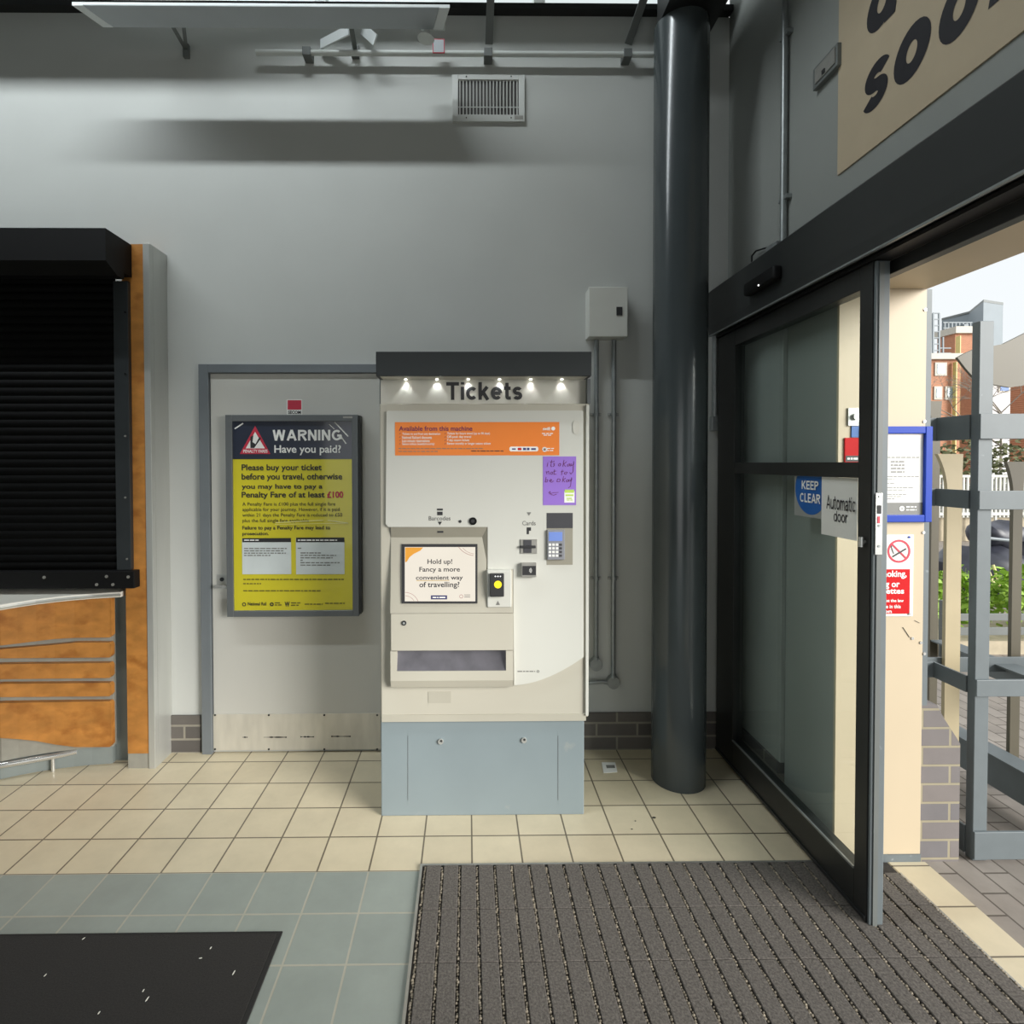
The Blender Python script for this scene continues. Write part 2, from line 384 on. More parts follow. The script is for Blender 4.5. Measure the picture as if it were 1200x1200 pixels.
brick_mat('floor_tiles', (212, 200, 172), (204, 191, 163), (112, 102, 86), .2, .2, .0035, 'XY', 0.0, (.0144, 2.124, 0), .38, .5,
          zone=(2.124, ((150, 157, 150), (143, 150, 144), (172, 168, 154))), noise=.10)
brick_mat('brick_grey', (104, 99, 94), (86, 82, 79), (142, 137, 125), .225, .075, .006, 'XZ', .5, (.03, .0, 0), .7, .8)
brick_mat('brick_grey_side_shaded', (86, 84, 82), (72, 70, 70), (120, 116, 108), .225, .075, .006, 'YZ', .5, (.03, .0, 0), .7, .8)  # same skirting bricks, with the shade by the door put into the colour
brick_mat('block_paving', (150, 142, 134), (136, 128, 120), (92, 84, 76), .20, .10, .004, 'YX', .5, (0, 1.79, 0), .75, .6, noise=.2)
brick_mat('brick_pier', (108, 105, 107), (120, 113, 110), (150, 142, 120), .225, .0748, .005, 'XZ', .5, (1.80, .0, 0), .75, .8)
brick_mat('brick_red', (176, 122, 92), (166, 112, 84), (190, 140, 110), .225, .075, .01, 'XZ', .5, (0, 0, 0), .8, .2)
g = bpy.data.materials.new('clear_glass'); g.use_nodes = True; N = g.node_tree.nodes; L = g.node_tree.links
N.remove(N['Principled BSDF']); tr = N.new('ShaderNodeBsdfTransparent'); tr.inputs[0].default_value = (.93, .96, .95, 1)
gl = N.new('ShaderNodeBsdfGlossy'); gl.inputs['Roughness'].default_value = .02; gl.inputs[0].default_value = (.9, .95, .95, 1)
lw = N.new('ShaderNodeLayerWeight'); lw.inputs[0].default_value = .5; pw = N.new('ShaderNodeMath'); pw.operation = 'POWER'; pw.inputs[1].default_value = 4.0; L.new(lw.outputs['Facing'], pw.inputs[0])
fr = N.new('ShaderNodeMath'); fr.operation = 'MULTIPLY_ADD'; fr.inputs[1].default_value = .25; fr.inputs[2].default_value = .03; L.new(pw.outputs[0], fr.inputs[0]); mx = N.new('ShaderNodeMixShader')
L.new(fr.outputs[0], mx.inputs[0]); L.new(tr.outputs[0], mx.inputs[1]); L.new(gl.outputs[0], mx.inputs[2])
L.new(mx.outputs[0], N['Material Output'].inputs[0]); MATS['clear_glass'] = g

# ------------------------------------------------------------------ the shell
YW = 3.03                      # face of the back wall
XR = 1.42                      # inner face of the right wall
XO = 1.785                     # its outer face
YJ = 2.15                      # far jamb of the doorway
DH = 2.25                      # doorway height
S = {'kind': 'structure'}
MB().box(-5.6, XO, -4.3, YW+.3, -.12, 0).build('floor', 'floor_tiles', **S)
ZS = at(640, 19, YW).z
b = MB().box(-5.6, XO, YW, YW+.3, 0, ZS); b.build('wall_back', 'wall_paint', **S)
XJ = 1.446
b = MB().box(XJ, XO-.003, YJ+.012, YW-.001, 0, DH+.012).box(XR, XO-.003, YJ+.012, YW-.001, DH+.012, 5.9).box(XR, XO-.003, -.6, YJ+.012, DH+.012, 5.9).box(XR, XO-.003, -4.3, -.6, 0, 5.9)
b.build('wall_right', 'wall_paint_shaded', **S)
MB().box(-5.9, -5.6, -4.3, YW+.3, 0, 5.9).build('wall_left', 'wall_paint_shaded', **S)
MB().box(-5.6, -2.6, -4.3, -4.1, 0, 5.9).box(.2, XR, -4.3, -4.1, 0, 5.9).box(-2.6, .2, -4.3, -4.1, 2.4, 5.9).build('wall_front', 'wall_paint_shaded', **S)
MB().box(-5.9, XO, -4.3, YW+.3, 6.25, 6.4).box(-5.9, XO, 1.1, YW+.3, 5.9, 6.25).box(-5.9, XO, -4.3, -.1, 5.9, 6.25).build('ceiling', 'ceiling_paint', **S)
# high glazing over the back wall
wn = structure('window_1', (-1.8, YW, ZS))
MB().box(-5.6, XR-.002, YW-.05, YW+.06, ZS+.001, ZS+.03).build('sill', 'beam_dark', wn)
b = MB().box(-5.6, XR-.002, YW+.06, YW+.12, ZS+.03, ZS+.08).box(-5.6, XR-.002, YW+.06, YW+.12, 5.84, 5.9)
for x in (-5.57, -4.4, -3.2, -2.0, -.8, .4, 1.38): b.box(x-.03, x+.03, YW+.06, YW+.12, ZS+.08, 5.84)
b.build('window_frame', 'pipe_white', wn)
MB().box(-5.6, XR-.002, YW+.085, YW+.095, ZS+.08, 5.84).build('pane', 'clear_glass', wn)
# skirtings of brick
MB().box(at(193, 860, YW).x, at(236, 860, YW).x, YW-.012, YW-.0005, 0, .205).build('baseboard_back', 'brick_grey', **S)
MB().box(.3, XR-.001, YW-.012, YW-.0005, 0, .205).build('baseboard_rear', 'brick_grey_side_shaded' if 0 else 'brick_grey', **S)
MB().box(XR-.006, XJ-.0005, 2.5, YW-.013, 0, .205).build('baseboard_right', 'brick_grey_side_shaded', **S)
MB().box(XR+.004, XJ-.0005, 2.5, YW-.001, .2055, 2.24, .002).build('trim_1', 'wall_paint_shaded', **S)
# cream lining of the doorway: reveal, soffit, foot strip and outer corner
rv = structure('trim_2', (1.6, YJ, 0))
MB().box(XJ-.003, XO, YJ, YJ+.012, .03, DH, .001).build('reveal_panel', 'cream_panel', rv)
MB().box(XR+.03, XO, -.6, YJ, DH, DH+.012).build('soffit_panel', 'cream_panel', rv)
MB().box(XJ-.003, XO, YJ-.004, YJ+.012, .0, .03).build('foot_strip', 'gate_paint', rv)
MB().box(XO+.001, XO+.022, YJ+.002, YJ+.05, .62, DH).build('corner_strip', 'gate_paint', rv)
for (u, v) in ((1084, 363), (1083, 494), (1082, 624), (1079, 753), (1083, 766), (1069, 748)):
    p = at(u, v, YJ); disc(MB(), p, .006, YJ-.003, .003, 10).build('screw', 'chrome', rv)
for (u, v, du, dv) in ((1058, 735, 8, 12), (1072, 727, 6, 3)):
    a, b_ = at(u, v, YJ-.0006), at(u+du, v+dv, YJ-.0006); MB().bar(a, b_, .004, .0008, (0, 1, 0)).build('scuff_mark', 'print_grey', rv)
# outside ground
MB().box(XO, 40, -6, 60, -.14, -.012).build('ground', 'block_paving', **S)
MB().box(1.655, XO+.015, -.6, YJ-.005, -.012, .002).build('trim_3', 'floor_tiles', **S)

# ------------------------------------------------------------------ service door
d1 = structure('door_1', (at(340, 880, YW).x, YW, 0))
xl0, xl1 = at(236, 700, YW-.02).x, at(247.5, 700, YW-.02).x; zt0, zt1 = at(340, 427, YW-.02).z, at(340, 437, YW-.02).z
xr = at(447, 700, YW-.02).x
MB().box(xl0, xl1, YW-.03, YW-.0005, 0, zt0, .002).box(xl1, xr+.06, YW-.03, YW-.0005, zt1, zt0, .002).box(xr, xr+.06, YW-.03, YW-.0005, 0, zt1).build('door_frame', 'door_frame', d1)
MB().box(xl1+.004, xr-.004, YW-.014, YW-.001, .012, zt1-.004, .002).build('door_leaf', 'door_leaf', d1)
a = at(250, 880, YW-.018)
MB().box(a.x, xr-.008, YW-.017, YW-.0142, .016, at(340, 836.5, YW-.017).z, .0008).build('kick_plate', 'kick_steel', d1)
for u in (252, 315, 380, 442):
    for v in (838, 878):
        p = at(u, v, YW-.018); disc(MB(), p, .0055, YW-.0195, .0024, 8).build('bolt', 'scuff', d1)
for (u0, u1, v) in ((284, 290, 864), (309, 336, 864), (352, 368, 863.5), (388, 411, 863)):
    r = random.Random(u0); n = 9; top = []; bot = []
    for i in range(n+1):
        u = u0+(u1-u0)*i/n; hh = r.uniform(.2, 1.1)
        p, q = at(u, v-hh, YW-.0176), at(u, v+hh*.9, YW-.0176); top.append(p); bot.append(q)
    MB().tri(top+bot, [(i, i+1, n+2+i, n+1+i) for i in range(n)]).build('scuff_mark', 'scuff', d1)
hd = plate(MB(), 254, 673, 266, 685, YW-.017, .003, .001).build('lock_plate', 'stainless', d1)
b = MB(); c = at(260, 679, YW-.02); disc(b, c, .011, YW-.022, .006, 16); b.build('lock_cylinder', 'guide_metal', hd)
b = MB(); p, q = at(252, 687.5, YW-.05), at(265, 687.5, YW-.05); b.tube([(q.x, YW-.014, q.z), (q.x, YW-.05, q.z)], .008, 10); b.bar(p, (q.x+.008, YW-.05, q.z), .016, .016, (0, 0, 1)); b.build('handle', 'chrome', hd)

st = thing('alarm_sticker', 'small red square sticker with white strip stuck on grey door above the yellow notice', 'sticker', at(345, 486, YW-.0155))
plate(MB(), 336, 468, 354, 486, YW-.0155, .0013).build('backing', 'sign_white', st)
plate(MB(), 337, 469, 353, 480, YW-.0162, .0006).build('red_square', 'print_red', st)
ptext('lettering', 'SECOM', 'print_dark', st, 337.5, 481.3, 352.5, 485, YW-.0164, bold=.03)

# ------------------------------------------------------------------ framed notice on the door
YP = YW-.07
pf = thing('poster_frame', 'yellow and navy penalty fare notice in a grey lockable frame on the service door', 'notice', at(343, 723, YW-.03))
o0, o1 = at(266, 723, YP), at(415, 486, YP); i0, i1 = at(273.5, 716, YP), at(412, 493.5, YP)
o1.x = at(420, 600, YP).x
b = MB(); yb = YW-.015
for (x0, x1, z0, z1) in ((o0.x, i0.x, o0.z, o1.z), (i1.x, o1.x, o0.z, o1.z), (i0.x, i1.x, o0.z, i0.z), (i0.x, i1.x, i1.z, o1.z)):
    b.box(x0, x1, YP, yb, z0, z1, .0015, 1)
b.build('frame', 'frame_grey', pf)
b = MB(); b.box(o1.x+.0002, o1.x+.012, YP+.006, yb, o0.z+.012, o1.z-.004, .001); b.build('frame_side', 'frame_dark', pf)  # right side of the thick frame, drawn as its own darker strip
plate(MB(), 402, 488, 413, 490, YP-.001, .002).build('latch', 'aluminium', pf)
YS = YP+.012
sh = MB().box(i0.x, i1.x, YS, YS+.004, i0.z, i1.z).build('sheet', 'yellow_poster', pf)
zb = at(340, 538, YS).z
MB().box(i0.x, i1.x, YS-.0012, YS-.0002, zb, i1.z).build('header_band', 'navy_poster', sh)
YT = YS-.0018
T = lambda n, s, m, u0, v0, u1, v1, **k: ptext(n, s, m, sh, u0, v0, u1, v1, YT, **k)
p1, p2, p3 = at(299, 499, YT), at(317, 532, YT), at(281, 532, YT)
MB().tri([p1, p2, p3], [(0, 1, 2)]).build('warning_triangle', 'print_red', sh)
dy = Vector((0, -.0004, 0))
q = [at(u, v, YT)+dy for u, v in ((299, 506), (310.5, 525.5), (288, 525.5))]
MB().tri(q, [(0, 1, 2)]).build('triangle_centre', 'print_white', sh)
q = [at(u, v, YT)+dy*2 for u, v in ((293.5, 512), (297, 510), (296, 518), (299.5, 520.5), (304, 512), (306, 513.5), (298, 525), (293.5, 525))]
MB().tri(q, [tuple(range(8))]).build('pictogram', 'print_dark', sh)
ptext('triangle_lettering', 'PENALTY FARES', 'print_white', sh, 285, 526.8, 313.5, 530.6, YT-.0004, bold=.02)
grotesque('heading_lettering', 'WARNING', 'print_white', sh, at(319.5, 516.3, YT), at(400.5, 503.7, YT), .20, .12)
T('subheading_lettering', 'Have you paid?', 'print_white', 321.5, 521.5, 399.5, 533.5, bold=.018)
for s, u1, v0, v1 in (('Please buy your ticket', 377, 544.0, 553.5), ('before you travel, otherwise', 401, 554.5, 564.3), ('you may have to pay a', 378, 567.0, 574.6), ('Penalty Fare of at least', 380.5, 576.0, 585.3)):
    T('bold_lettering', s, 'print_dark', 283.2, v0, u1, v1, bold=.022)
T('price_lettering', '£100', 'print_red', 383.3, 575.8, 402.3, 583.6, bold=.03)
for s, u1, v in (('A Penalty Fare is £100 plus the full single fare', 393, 591), ('applicable for your journey. However, if it is paid', 398, 597.3), ('within 21 days the Penalty Fare is reduced to £50', 401, 603.8), ('plus the full single fare applicable', 362, 610.4)):
    T('small_lettering', s, 'print_dark', 284.0, v-2.6, u1, v+3.0, bold=.004)
T('bold_lettering', 'Failure to pay a Penalty Fare may lead to', 'print_dark', 284, 616, 387, 622, bold=.022)
T('bold_lettering', 'prosecution.', 'print_dark', 284, 623.5, 315, 628.5, bold=.022)
for k, (u0, u1) in enumerate(((284, 341), (347, 403.5))):
    cp = plate(MB(), u0, 631 - k*.6, u1, 673, YT, .0012).build('text_panel', 'poster_panel', sh)
    plate(MB(), u0, 630.5 - k*.6, u1, 635.5, YT-.0006, .0008).build('panel_title_bar', 'print_dark', cp)
    b = MB(); words(b, u0+2, u0+(20 if k == 0 else 50), 633, 1.4, YT-.0012, k); b.build('panel_title', 'print_white', cp)
    b = MB()
    if k == 0:
        for i, w in enumerate((50, 46, 49, 31)): words(b, u0+2, u0+2+w, 642.8+2.7*i, 1.2, YT-.0006, i+5)
    else:
        words(b, u0+2, u0+8, 642.5, 1.2, YT-.0006, 40)
        for i, w in enumerate((24, 42, 38, 4, 46, 35)): words(b, u0+5, u0+5+w, 648+2.85*i, 1.2, YT-.0006, i+15)
    b.build('panel_print', 'print_grey', cp)
b = MB(); words(b, 285, 403, 679, 1.3, YT, 3); words(b, 285, 306, 684, 1.3, YT, 4); b.build('footer_print', 'print_olive', sh)
b = MB(); words(b, 285, 377, 692.3, 1.3, YT, 5); b.build('footer_print', 'print_olive', sh)
for u_, r_ in ((286, .006), (318.5, .004)): ring(MB(), at(u_, 708.2, YT), r_, .0105, YT).build('operator_emblem', 'print_dark', sh)
T('operator_lettering', 'National Rail', 'print_dark', 290.5, 705.5, 312, 709.6, bold=.02)
T('operator_letter_mark', 'W', 'print_dark', 333.5, 705, 339.5, 711, bold=.04)
for n_, L_ in enumerate((((322, 330, 706.5), (322, 330, 709)), ((341, 352, 706.5), (341, 350, 709.3)), ((357, 378, 708),), ((381, 404, 707),))):
    b = MB()
    for j, (u0, u1, v) in enumerate(L_): words(b, u0, u1, v, 1.3, YT, 20+n_*3+j)
    b.build('operator_name', 'print_olive', sh)
gm = mat('streak_yellow', (232, 228, 150), .15, var=.1)
b = MB()
for (u0, v0, u1, v1, w) in ((323, 612.5, 379, 609.5, .004), (384, 609.5, 408, 613, .004), (322, 614.5, 407, 613, .0022)):
    b.bar(at(u0, v0, YT-.0005), at(u1, v1, YT-.0005), w, .0004, (0, 0, 1))
b.build('pale_streak', 'streak_yellow', sh)  # thin pale yellow bars across the sheet
for (u0, v0, u1, v1, w) in ((392, 494.5, 408, 511.5, .006), (400, 512, 405.5, 520, .006), (275, 502.5, 285, 496, .007), (385.5, 497, 392, 503, .003)):
    MB().bar(at(u0, v0, YT-.0005), at(u1, v1, YT-.0005), w, .0004, (0, 0, 1)).build('glare_streak', 'print_white', sh)  # glare on the clear cover, painted as white bars

# ------------------------------------------------------------------ ticket machine
YB = 2.46
tm = thing('ticket_machine', 'cream self service ticket machine with touchscreen on a blue grey plinth', 'ticket machine', (at(566, 960, YB).x, 2.74, 0))
c0, c1 = at(446.5, 900, YB).x, at(684.5, 900, YB).x; zc = at(565, 844, YB).z
MB().box(c0, c1, YB, YW-.04, 0.0, zc, .004).build('plinth', 'machine_blue', tm)
for u in (478, 654):
    p, q = at(u, 862, YB-.0008), at(u, 938, YB-.0008); MB().bar(p, q, .0016, .0006, (1, 0, 0)).build('plinth_panel_seam', 'frame_grey', tm)
for (u, v) in ((516.5, 868.5), (614, 867)):
    k = disc(MB(), at(u, v, YB), .012, YB-.007, .007, 20).build('plinth_lock', 'stainless', tm, True)
    disc(MB(), at(u+.6, v, YB-.008), .005, YB-.0085, .002, 12).build('keyhole', 'scuff', k)
YC = 2.452
x0, x1 = at(445.5, 650, YC).x, at(690, 650, YC).x; z0, z1 = at(565, 841, YC).z, at(565, 473, YC).z
MB().box(x0, x1, YC, YW-.03, z0, z1, .006, 3).build('cabinet', 'machine_beige', tm)
MB().box(x0+.004, x1-.012, YC-.004, YC+.01, zc, z0+.016).build('cabinet_lip', 'machine_bay', tm)
# light box and canopy
YH = 2.495
MB().box(at(446, 460, YH).x, at(690, 460, YH).x, YH, YW-.03, z1+.003, at(565, 443, YH).z+.05, .001).build('header_panel', 'header_panel', tm)
YK = 2.385
k0, k1 = at(440.5, 430, YK), at(693.5, 412, YK); zk = at(565, 440.5, YK).z
b = MB().box(k0.x, k1.x, YK, YK+.02, zk, k1.z, .002).box(k0.x, k1.x, YK+.02, YW-.03, k1.z-.02, k1.z, .001)
b.box(k0.x, k0.x+.014, YK+.02, YW-.03, zk, k1.z-.02).box(k1.x-.012, k1.x, YK+.02, YW-.03, zk, k1.z-.02)
cn = b.build('canopy', 'canopy_grey', tm)
MB().box(k0.x+.015, k1.x-.013, YK+.021, YH-.001, zk, zk+.004).build('canopy_soffit', 'header_panel', cn)
MB().box(at(690, 460, YH).x+.001, k1.x-.002, YH-.03, YW-.03, z1+.002, zk-.001).build('header_end_cap', 'frame_grey', tm)
for k in range(6):
    p = at(475.5+36.6*k, 443.5, 2.475); lp = MB().tube([(p.x, 2.475, zk), (p.x, 2.475, zk-.004)], [.006, .0045], 14).build('downlight', 'lamp_led', cn, True)
    l = light('downlight_beam', 'SPOT', (0, 0, 0), (0, .2, -1), .28, (.95, 1, 1), spot_size=math.radians(84), spot_blend=.5, shadow_soft_size=.002)
    l.parent = lp; l.location = Vector((p.x, 2.482, zk-.006)) - tm.location
grotesque('tickets_lettering', 'Tickets', 'print_dark', tm, at(523, 468.7, YH-.0008), at(612, 447.8, YH-.0008), .195, .10)
# light fascia with the cut-out for the screen
YF = 2.440
def pz(u, v, Y=YF): p = at(u, v, Y); return (p.x, p.z)
pts = [pz(454.5, 481.5), pz(453, 483), pz(452, 614), pz(455, 617.5), pz(571.5, 617.5), pz(571.5, 667), pz(601.5, 667), pz(602.5, 803)]
for i in range(1, 11):
    t = i/10; pts.append(pz(602.5+(684-602.5)*t, 803-33*(t**1.75)-0*t))
pts += [pz(683.5, 482.5), pz(682, 481)]
fa = MB().prism(pts[::-1], YF, YC+.001); fa.build('fascia', 'machine_light', tm)
b = MB(); p0, p1 = at(688.5, 474.5, YF), at(687.5, 839, YF); b.box(at(686.5, 650, YF).x, at(690, 650, YF).x, YF, YC, p1.z, p0.z, .002); b.build('edge_strip', 'machine_light', tm)
# niche in the fascia is a flat darker plate with a pin pad
def polyplane(pts): return MB().tri(pts, [tuple(range(len(pts)))])
# bay: dark strip, tilted screen panel, lower module (side profile in depth)
xb0, xb1 = at(458, 650, YF).x, at(571, 650, YF).x; xb2 = at(601, 740, YF).x
zA, zB, zC, zD, zE, zF = (at(520, v, YF).z for v in (617.5, 630, 667.5, 717, 795, 803))
# cut a pocket: panel rings stand in front of the cabinet face, so the bay is built proud of it
off = {'A': YF, 'B': YF+.0105, 'C': YF-.002, 'D': YF-.026}
b = MB()
b.tri([(xb0, off['A'], zA), (xb1, off['A'], zA), (xb1-.022, off['B'], zB), (xb0, off['B'], zB)], [(0, 1, 2, 3)])
b.tri([(xb1, off['A'], zA), (xb1, off['A'], zC), (xb1-.022, off['B'], zB)], [(0, 1, 2)])
b.build('bay_surround', 'niche', tm)
b = MB().prism([(off['B'], zB), (off['C'], zC), (YC, zC), (YC, zB)], xb0, xb1-.004, 'x')
b.prism([(off['C'], zC), (off['D'], zD+.001), (YC, zD+.001), (YC, zC)], xb0, xb2, 'x')
sp = b.build('screen_panel', 'machine_bay', tm)
zT0, zT1 = at(520, 762.5, off['D']).z, at(520, 786.5, off['D']).z; xt0, xt1 = at(465, 775, off['D']).x, at(593, 775, off['D']).x
b = MB().box(xb0+.002, xb2, off['D'], YC, zT0, zD-.001, .0015, 1)
b.build('service_flap', 'machine_beige', tm)
b = MB().box(xb0, xb2, off['D'], YC, zE, zT1).box(xb0, xt0, off['D'], YC, zT1, zT0-.002).box(xt1, xb2, off['D'], YC, zT1, zT0-.002)
b.prism([(off['D'], zE), (YC, zE), (YC, zF-.004), (off['D']+.016, zF-.004)], xb0, xb2, 'x')
b.build('tray_surround', 'machine_beige', tm)
b = MB().prism([(off['D']+.004, zT1), (off['D']+.03, zT0-.002), (YC, zT0-.002), (YC, zT1)], xt0, xt1, 'x'); b.build('ticket_tray', 'tray_steel', tm)
p = at(473.5, 730, off['D']); lk = disc(MB(), p, .0105, off['D']-.004, .004, 20).build('flap_lock', 'guide_metal', tm)
disc(MB(), p, .005, off['D']-.005, .002, 12).build('keyhole', 'chrome', lk)
plate(MB(), 502, 810.5, 528.5, 824, YC-.0015, .0015).build('rating_plate', 'machine_bay', tm)
# touchscreen, tilted with its panel
def onp(u, v, lift=0.0):
    """point on the tilted screen panel"""
    za, zb_ = zB, zD; ya, yb_ = off['B'], off['D']; d = ray(u, v)
    n = Vector((0, -(za-zb_), (ya-yb_)*1.0)).normalized(); n = Vector((0, -(za-zb_), -(yb_-ya))).normalized()
    P0 = Vector((0, ya, za)); 
    n = Vector((1, 0, 0)).cross(Vector((0, yb_-ya, zb_-za))).normalized()
    if n.y > 0: n = -n
    t = (P0-EYE).dot(n)/d.dot(n); return EYE + d*t + n*lift
def quad(u0, v0, u1, v1, lift): return [onp(u0, v1, lift), onp(u1, v1, lift), onp(u1, v0, lift), onp(u0, v0, lift)]
def slab(u0, v0, u1, v1, l0, l1): return MB().loft([quad(u0, v0, u1, v1, l0), quad(u0, v0, u1, v1, l1)])
def stext(name, body, m_, par, u0, v0, u1, v1, lift, **k): return text(name, body, m_, par, onp(u0, v1, lift), onp(u1, v0, lift), **k)
bz = slab(471, 637.5, 559.5, 707, -.004, .005).build('screen_bezel', 'print_dark', sp)
sc = slab(474.5, 641, 557, 704.5, .004, .0056).build('touchscreen', 'screen_white', bz)
LF = .0062
b = MB(); q = [(475, 641.5), (496, 641.5), (493, 645), (485, 649), (480, 653), (477, 658), (475, 659)]
b.tri([onp(u, v, LF) for u, v in q][::-1], [tuple(range(len(q)))]); b.build('screen_shape', 'screen_orange', sp)
for s, u0, u1, v0, v1 in (('Hold up!', 501, 530, 655, 662.5), ('Fancy a more', 491.5, 539, 664.2, 671.5), ('convenient way', 487.5, 542.5, 674.3, 680.8), ('of travelling?', 491.5, 538.5, 681.5, 690)):
    stext('screen_lettering', s, 'screen_text', sp, u0, v0, u1, v1, LF, bold=.016)
b = MB(); b.bar(onp(488, 680.3, LF), onp(526.5, 680, LF), .0025, .0003, (0, 0, 1)); b.build('screen_underline', 'screen_gold', sp)
slab(505, 697.5, 524, 702.2, .0057, .0061).build('screen_badge', 'screen_navy', sp)
b = MB()
for u0, u1 in ((507, 511.5), (512.3, 514), (514.8, 522)): b.bar(onp(u0, 699.9, LF+.0003), onp(u1, 699.9, LF+.0003), .0055, .0003, (0, 0, 1))
b.build('screen_badge_lettering', 'print_white', sp)
b = MB()
def arc(cu, cv, r, a0, a1, w):
    pr = [onp(cu+r*math.cos(a), cv+r*math.sin(a), LF) for a in (a0+(a1-a0)*i/10 for i in range(11))]
    for p, q in zip(pr, pr[1:]): b.bar(p, q, w, .0003, (0, 0, 1))
arc(557, 627, 24, math.radians(95), math.radians(145), .0022); arc(557, 630, 19, math.radians(95), math.radians(140), .0015)
b.build('screen_swirl', 'screen_red', sp); b = MB()
arc(475, 710, 16, math.radians(-90), math.radians(-20), .0018); arc(475, 710, 12, math.radians(-90), math.radians(-30), .0015)
b.build('screen_swirl', 'screen_red', sp)
b = MB(); arc(540.5, 698.7, 2.0, 0, 2*math.pi, .002); b.build('screen_emblem', 'screen_red', sp)
b = MB()
for v in (697, 699.3): 
    b.bar(onp(544, v, LF), onp(551, v, LF), .002, .0003, (0, 0, 1))
b.build('screen_caption', 'screen_text', sp)
# barcode reader module beside the screen
YV = off['D']-.003
rd = MB(); a_, b_ = at(571, 712, YV), at(599.5, 668.5, YV); rd.box(a_.x, b_.x, YV, YC, a_.z, b_.z, .004, 3); rd = rd.build('reader_plate', 'machine_light', tm)
r2 = MB(); a_, b_ = at(574, 698.5, YV), at(590.5, 671.5, YV); r2.box(a_.x, b_.x, YV-.016, YV, a_.z, b_.z, .003, 2); r2.build('reader_window', 'print_dark', rd)
disc(MB(), at(583.5, 685, YV-.017), .0165, YV-.0175, .001, 28).build('reader_dot', 'yellow_dot', rd)
b = MB()
for u in (580.5, 583.5, 586.5): disc(b, at(u, 675.5, YV-.017), .0022, YV-.0172, .001, 8)
b.build('reader_lights', 'led_white', rd)
MB().tri([at(583.5, 704, YV-.0008), at(581, 709, YV-.0008), at(586, 709, YV-.0008)], [(0, 1, 2)]).build('reader_arrow', 'print_grey', rd)
# fascia fittings
Y1 = YF-.0008
T = lambda n, s, m, u0, v0, u1, v1, **k: ptext(n, s, m, tm, u0, v0, u1, v1, Y1, **k)
T('barcodes_lettering', 'Barcodes', 'print_grey', 502.3, 604.8, 528, 610, bold=.012)
b = MB(); plate(b, 512, 596, 519, 598.2, Y1, .0005); plate(b, 512.3, 599.6, 518.7, 603.8, Y1, .0005); b.build('barcode_icon', 'print_dark', tm)
MB().tri([at(512.8, 611.3, Y1), at(518, 611.3, Y1), at(515.4, 615.5, Y1)], [(0, 1, 2)]).build('barcode_arrow', 'print_dark', tm)
disc(MB(), at(539.2, 611, Y1), .0065, YF-.002, .002, 16).build('sensor_hole', 'print_dark', tm)
ln = disc(MB(), at(554.2, 610.7, YF), .0168, YF-.005, .005, 28).build('camera_lens', 'black_metal', tm)
disc(MB(), at(554, 610.7, YF-.006), .008, YF-.0056, .001, 20).build('lens_glass', 'print_dark', ln)
b = MB(); a_, b_ = at(515, 625, YF), at(521, 623, YF); plate(b, 512.5, 622.2, 519.5, 624.4, YF+.004, .002); b.build('scanner_slot', 'print_dark', tm)
def rrect(u0, v0, u1, v1, Y, r, t, n=6):
    a, c = at(u0, v1, Y), at(u1, v0, Y); P = []
    for cx, cz, s in ((c.x-r, c.z-r, 0), (a.x+r, c.z-r, 1), (a.x+r, a.z+r, 2), (c.x-r, a.z+r, 3)):
        for i in range(n+1):
            q = (s+i/n)*math.pi/2; P.append((cx+r*math.cos(q), cz+r*math.sin(q)))
    return MB().prism(P[::-1], Y, Y+t)
rrect(671.3, 493, 679, 508.5, YF-.003, .013, .003).build('call_button', 'header_panel', tm)
T('cards_lettering', 'Cards', 'print_grey', 612, 610.4, 627.8, 615.6, bold=.01)
MB().tri([at(617.2, 600.3, Y1), at(622.5, 600.3, Y1), at(619.9, 604.5, Y1)], [(0, 1, 2)]).build('card_arrow', 'print_grey', tm)
b = MB(); plate(b, 617.3, 618, 622.3, 622, Y1, .0005); plate(b, 617.3, 622, 619.9, 626, Y1, .0005); b.build('card_icon', 'print_dark', tm)
cs = plate(MB(), 610, 632, 629.8, 648.8, YF-.005, .005, .001).build('card_slot', 'aluminium', tm)
plate(MB(), 613.5, 632.8, 623, 648.0, YF-.0075, .003, .001).build('slot_throat', 'keypad_dark', cs)
plate(MB(), 609, 639.5, 628, 642.6, YF-.012, .007, .002).build('slot_mouth', 'print_dark', cs)
cr = plate(MB(), 611, 660, 629, 676.5, YF-.022, .022, .002).build('contactless_reader', 'aluminium', tm)
plate(MB(), 612.3, 663.2, 628, 674, YF-.0228, .001).build('reader_face', 'print_dark', cr)
b = MB(); cc = at(619, 668.6, YF-.0234)
for r_ in (.006, .010, .014): ring(b, cc, r_, r_+.0018, YF-.0234, 10, -.8, .8)
b.build('contactless_symbol', 'print_white', cr)
# pin pad niche: flat plate, shade under its top painted as a band
n0, n1 = at(640.5, 662, YF), at(671.2, 601, YF); dn = .011
NI = MB(); f0 = YF-.0006
def nq(P, m_, nm): 
    return MB().tri(P, [(0, 1, 2, 3)]).build(nm, m_, tm)
ni = plate(MB(), 640.5, 601, 671.2, 662, f0, .0004).build('keypad_niche', 'niche', tm)
zq = at(656, 619, f0).z
MB().tri([(n0.x, f0-.0003, zq), (n1.x, f0-.0003, zq), (n1.x, f0-.0003, n1.z), (n0.x, f0-.0003, n1.z)], [(0, 1, 2, 3)]).build('niche_shade', 'keypad_dark', ni)
pp = plate(MB(), 641.5, 621, 662, 656, f0-.012, .0115, .002).build('pin_pad', 'keypad_grey', ni)
plate(MB(), 643.2, 623.5, 659, 634, f0-.0132, .0012).build('pin_pad_screen', 'keypad_screen', ni)
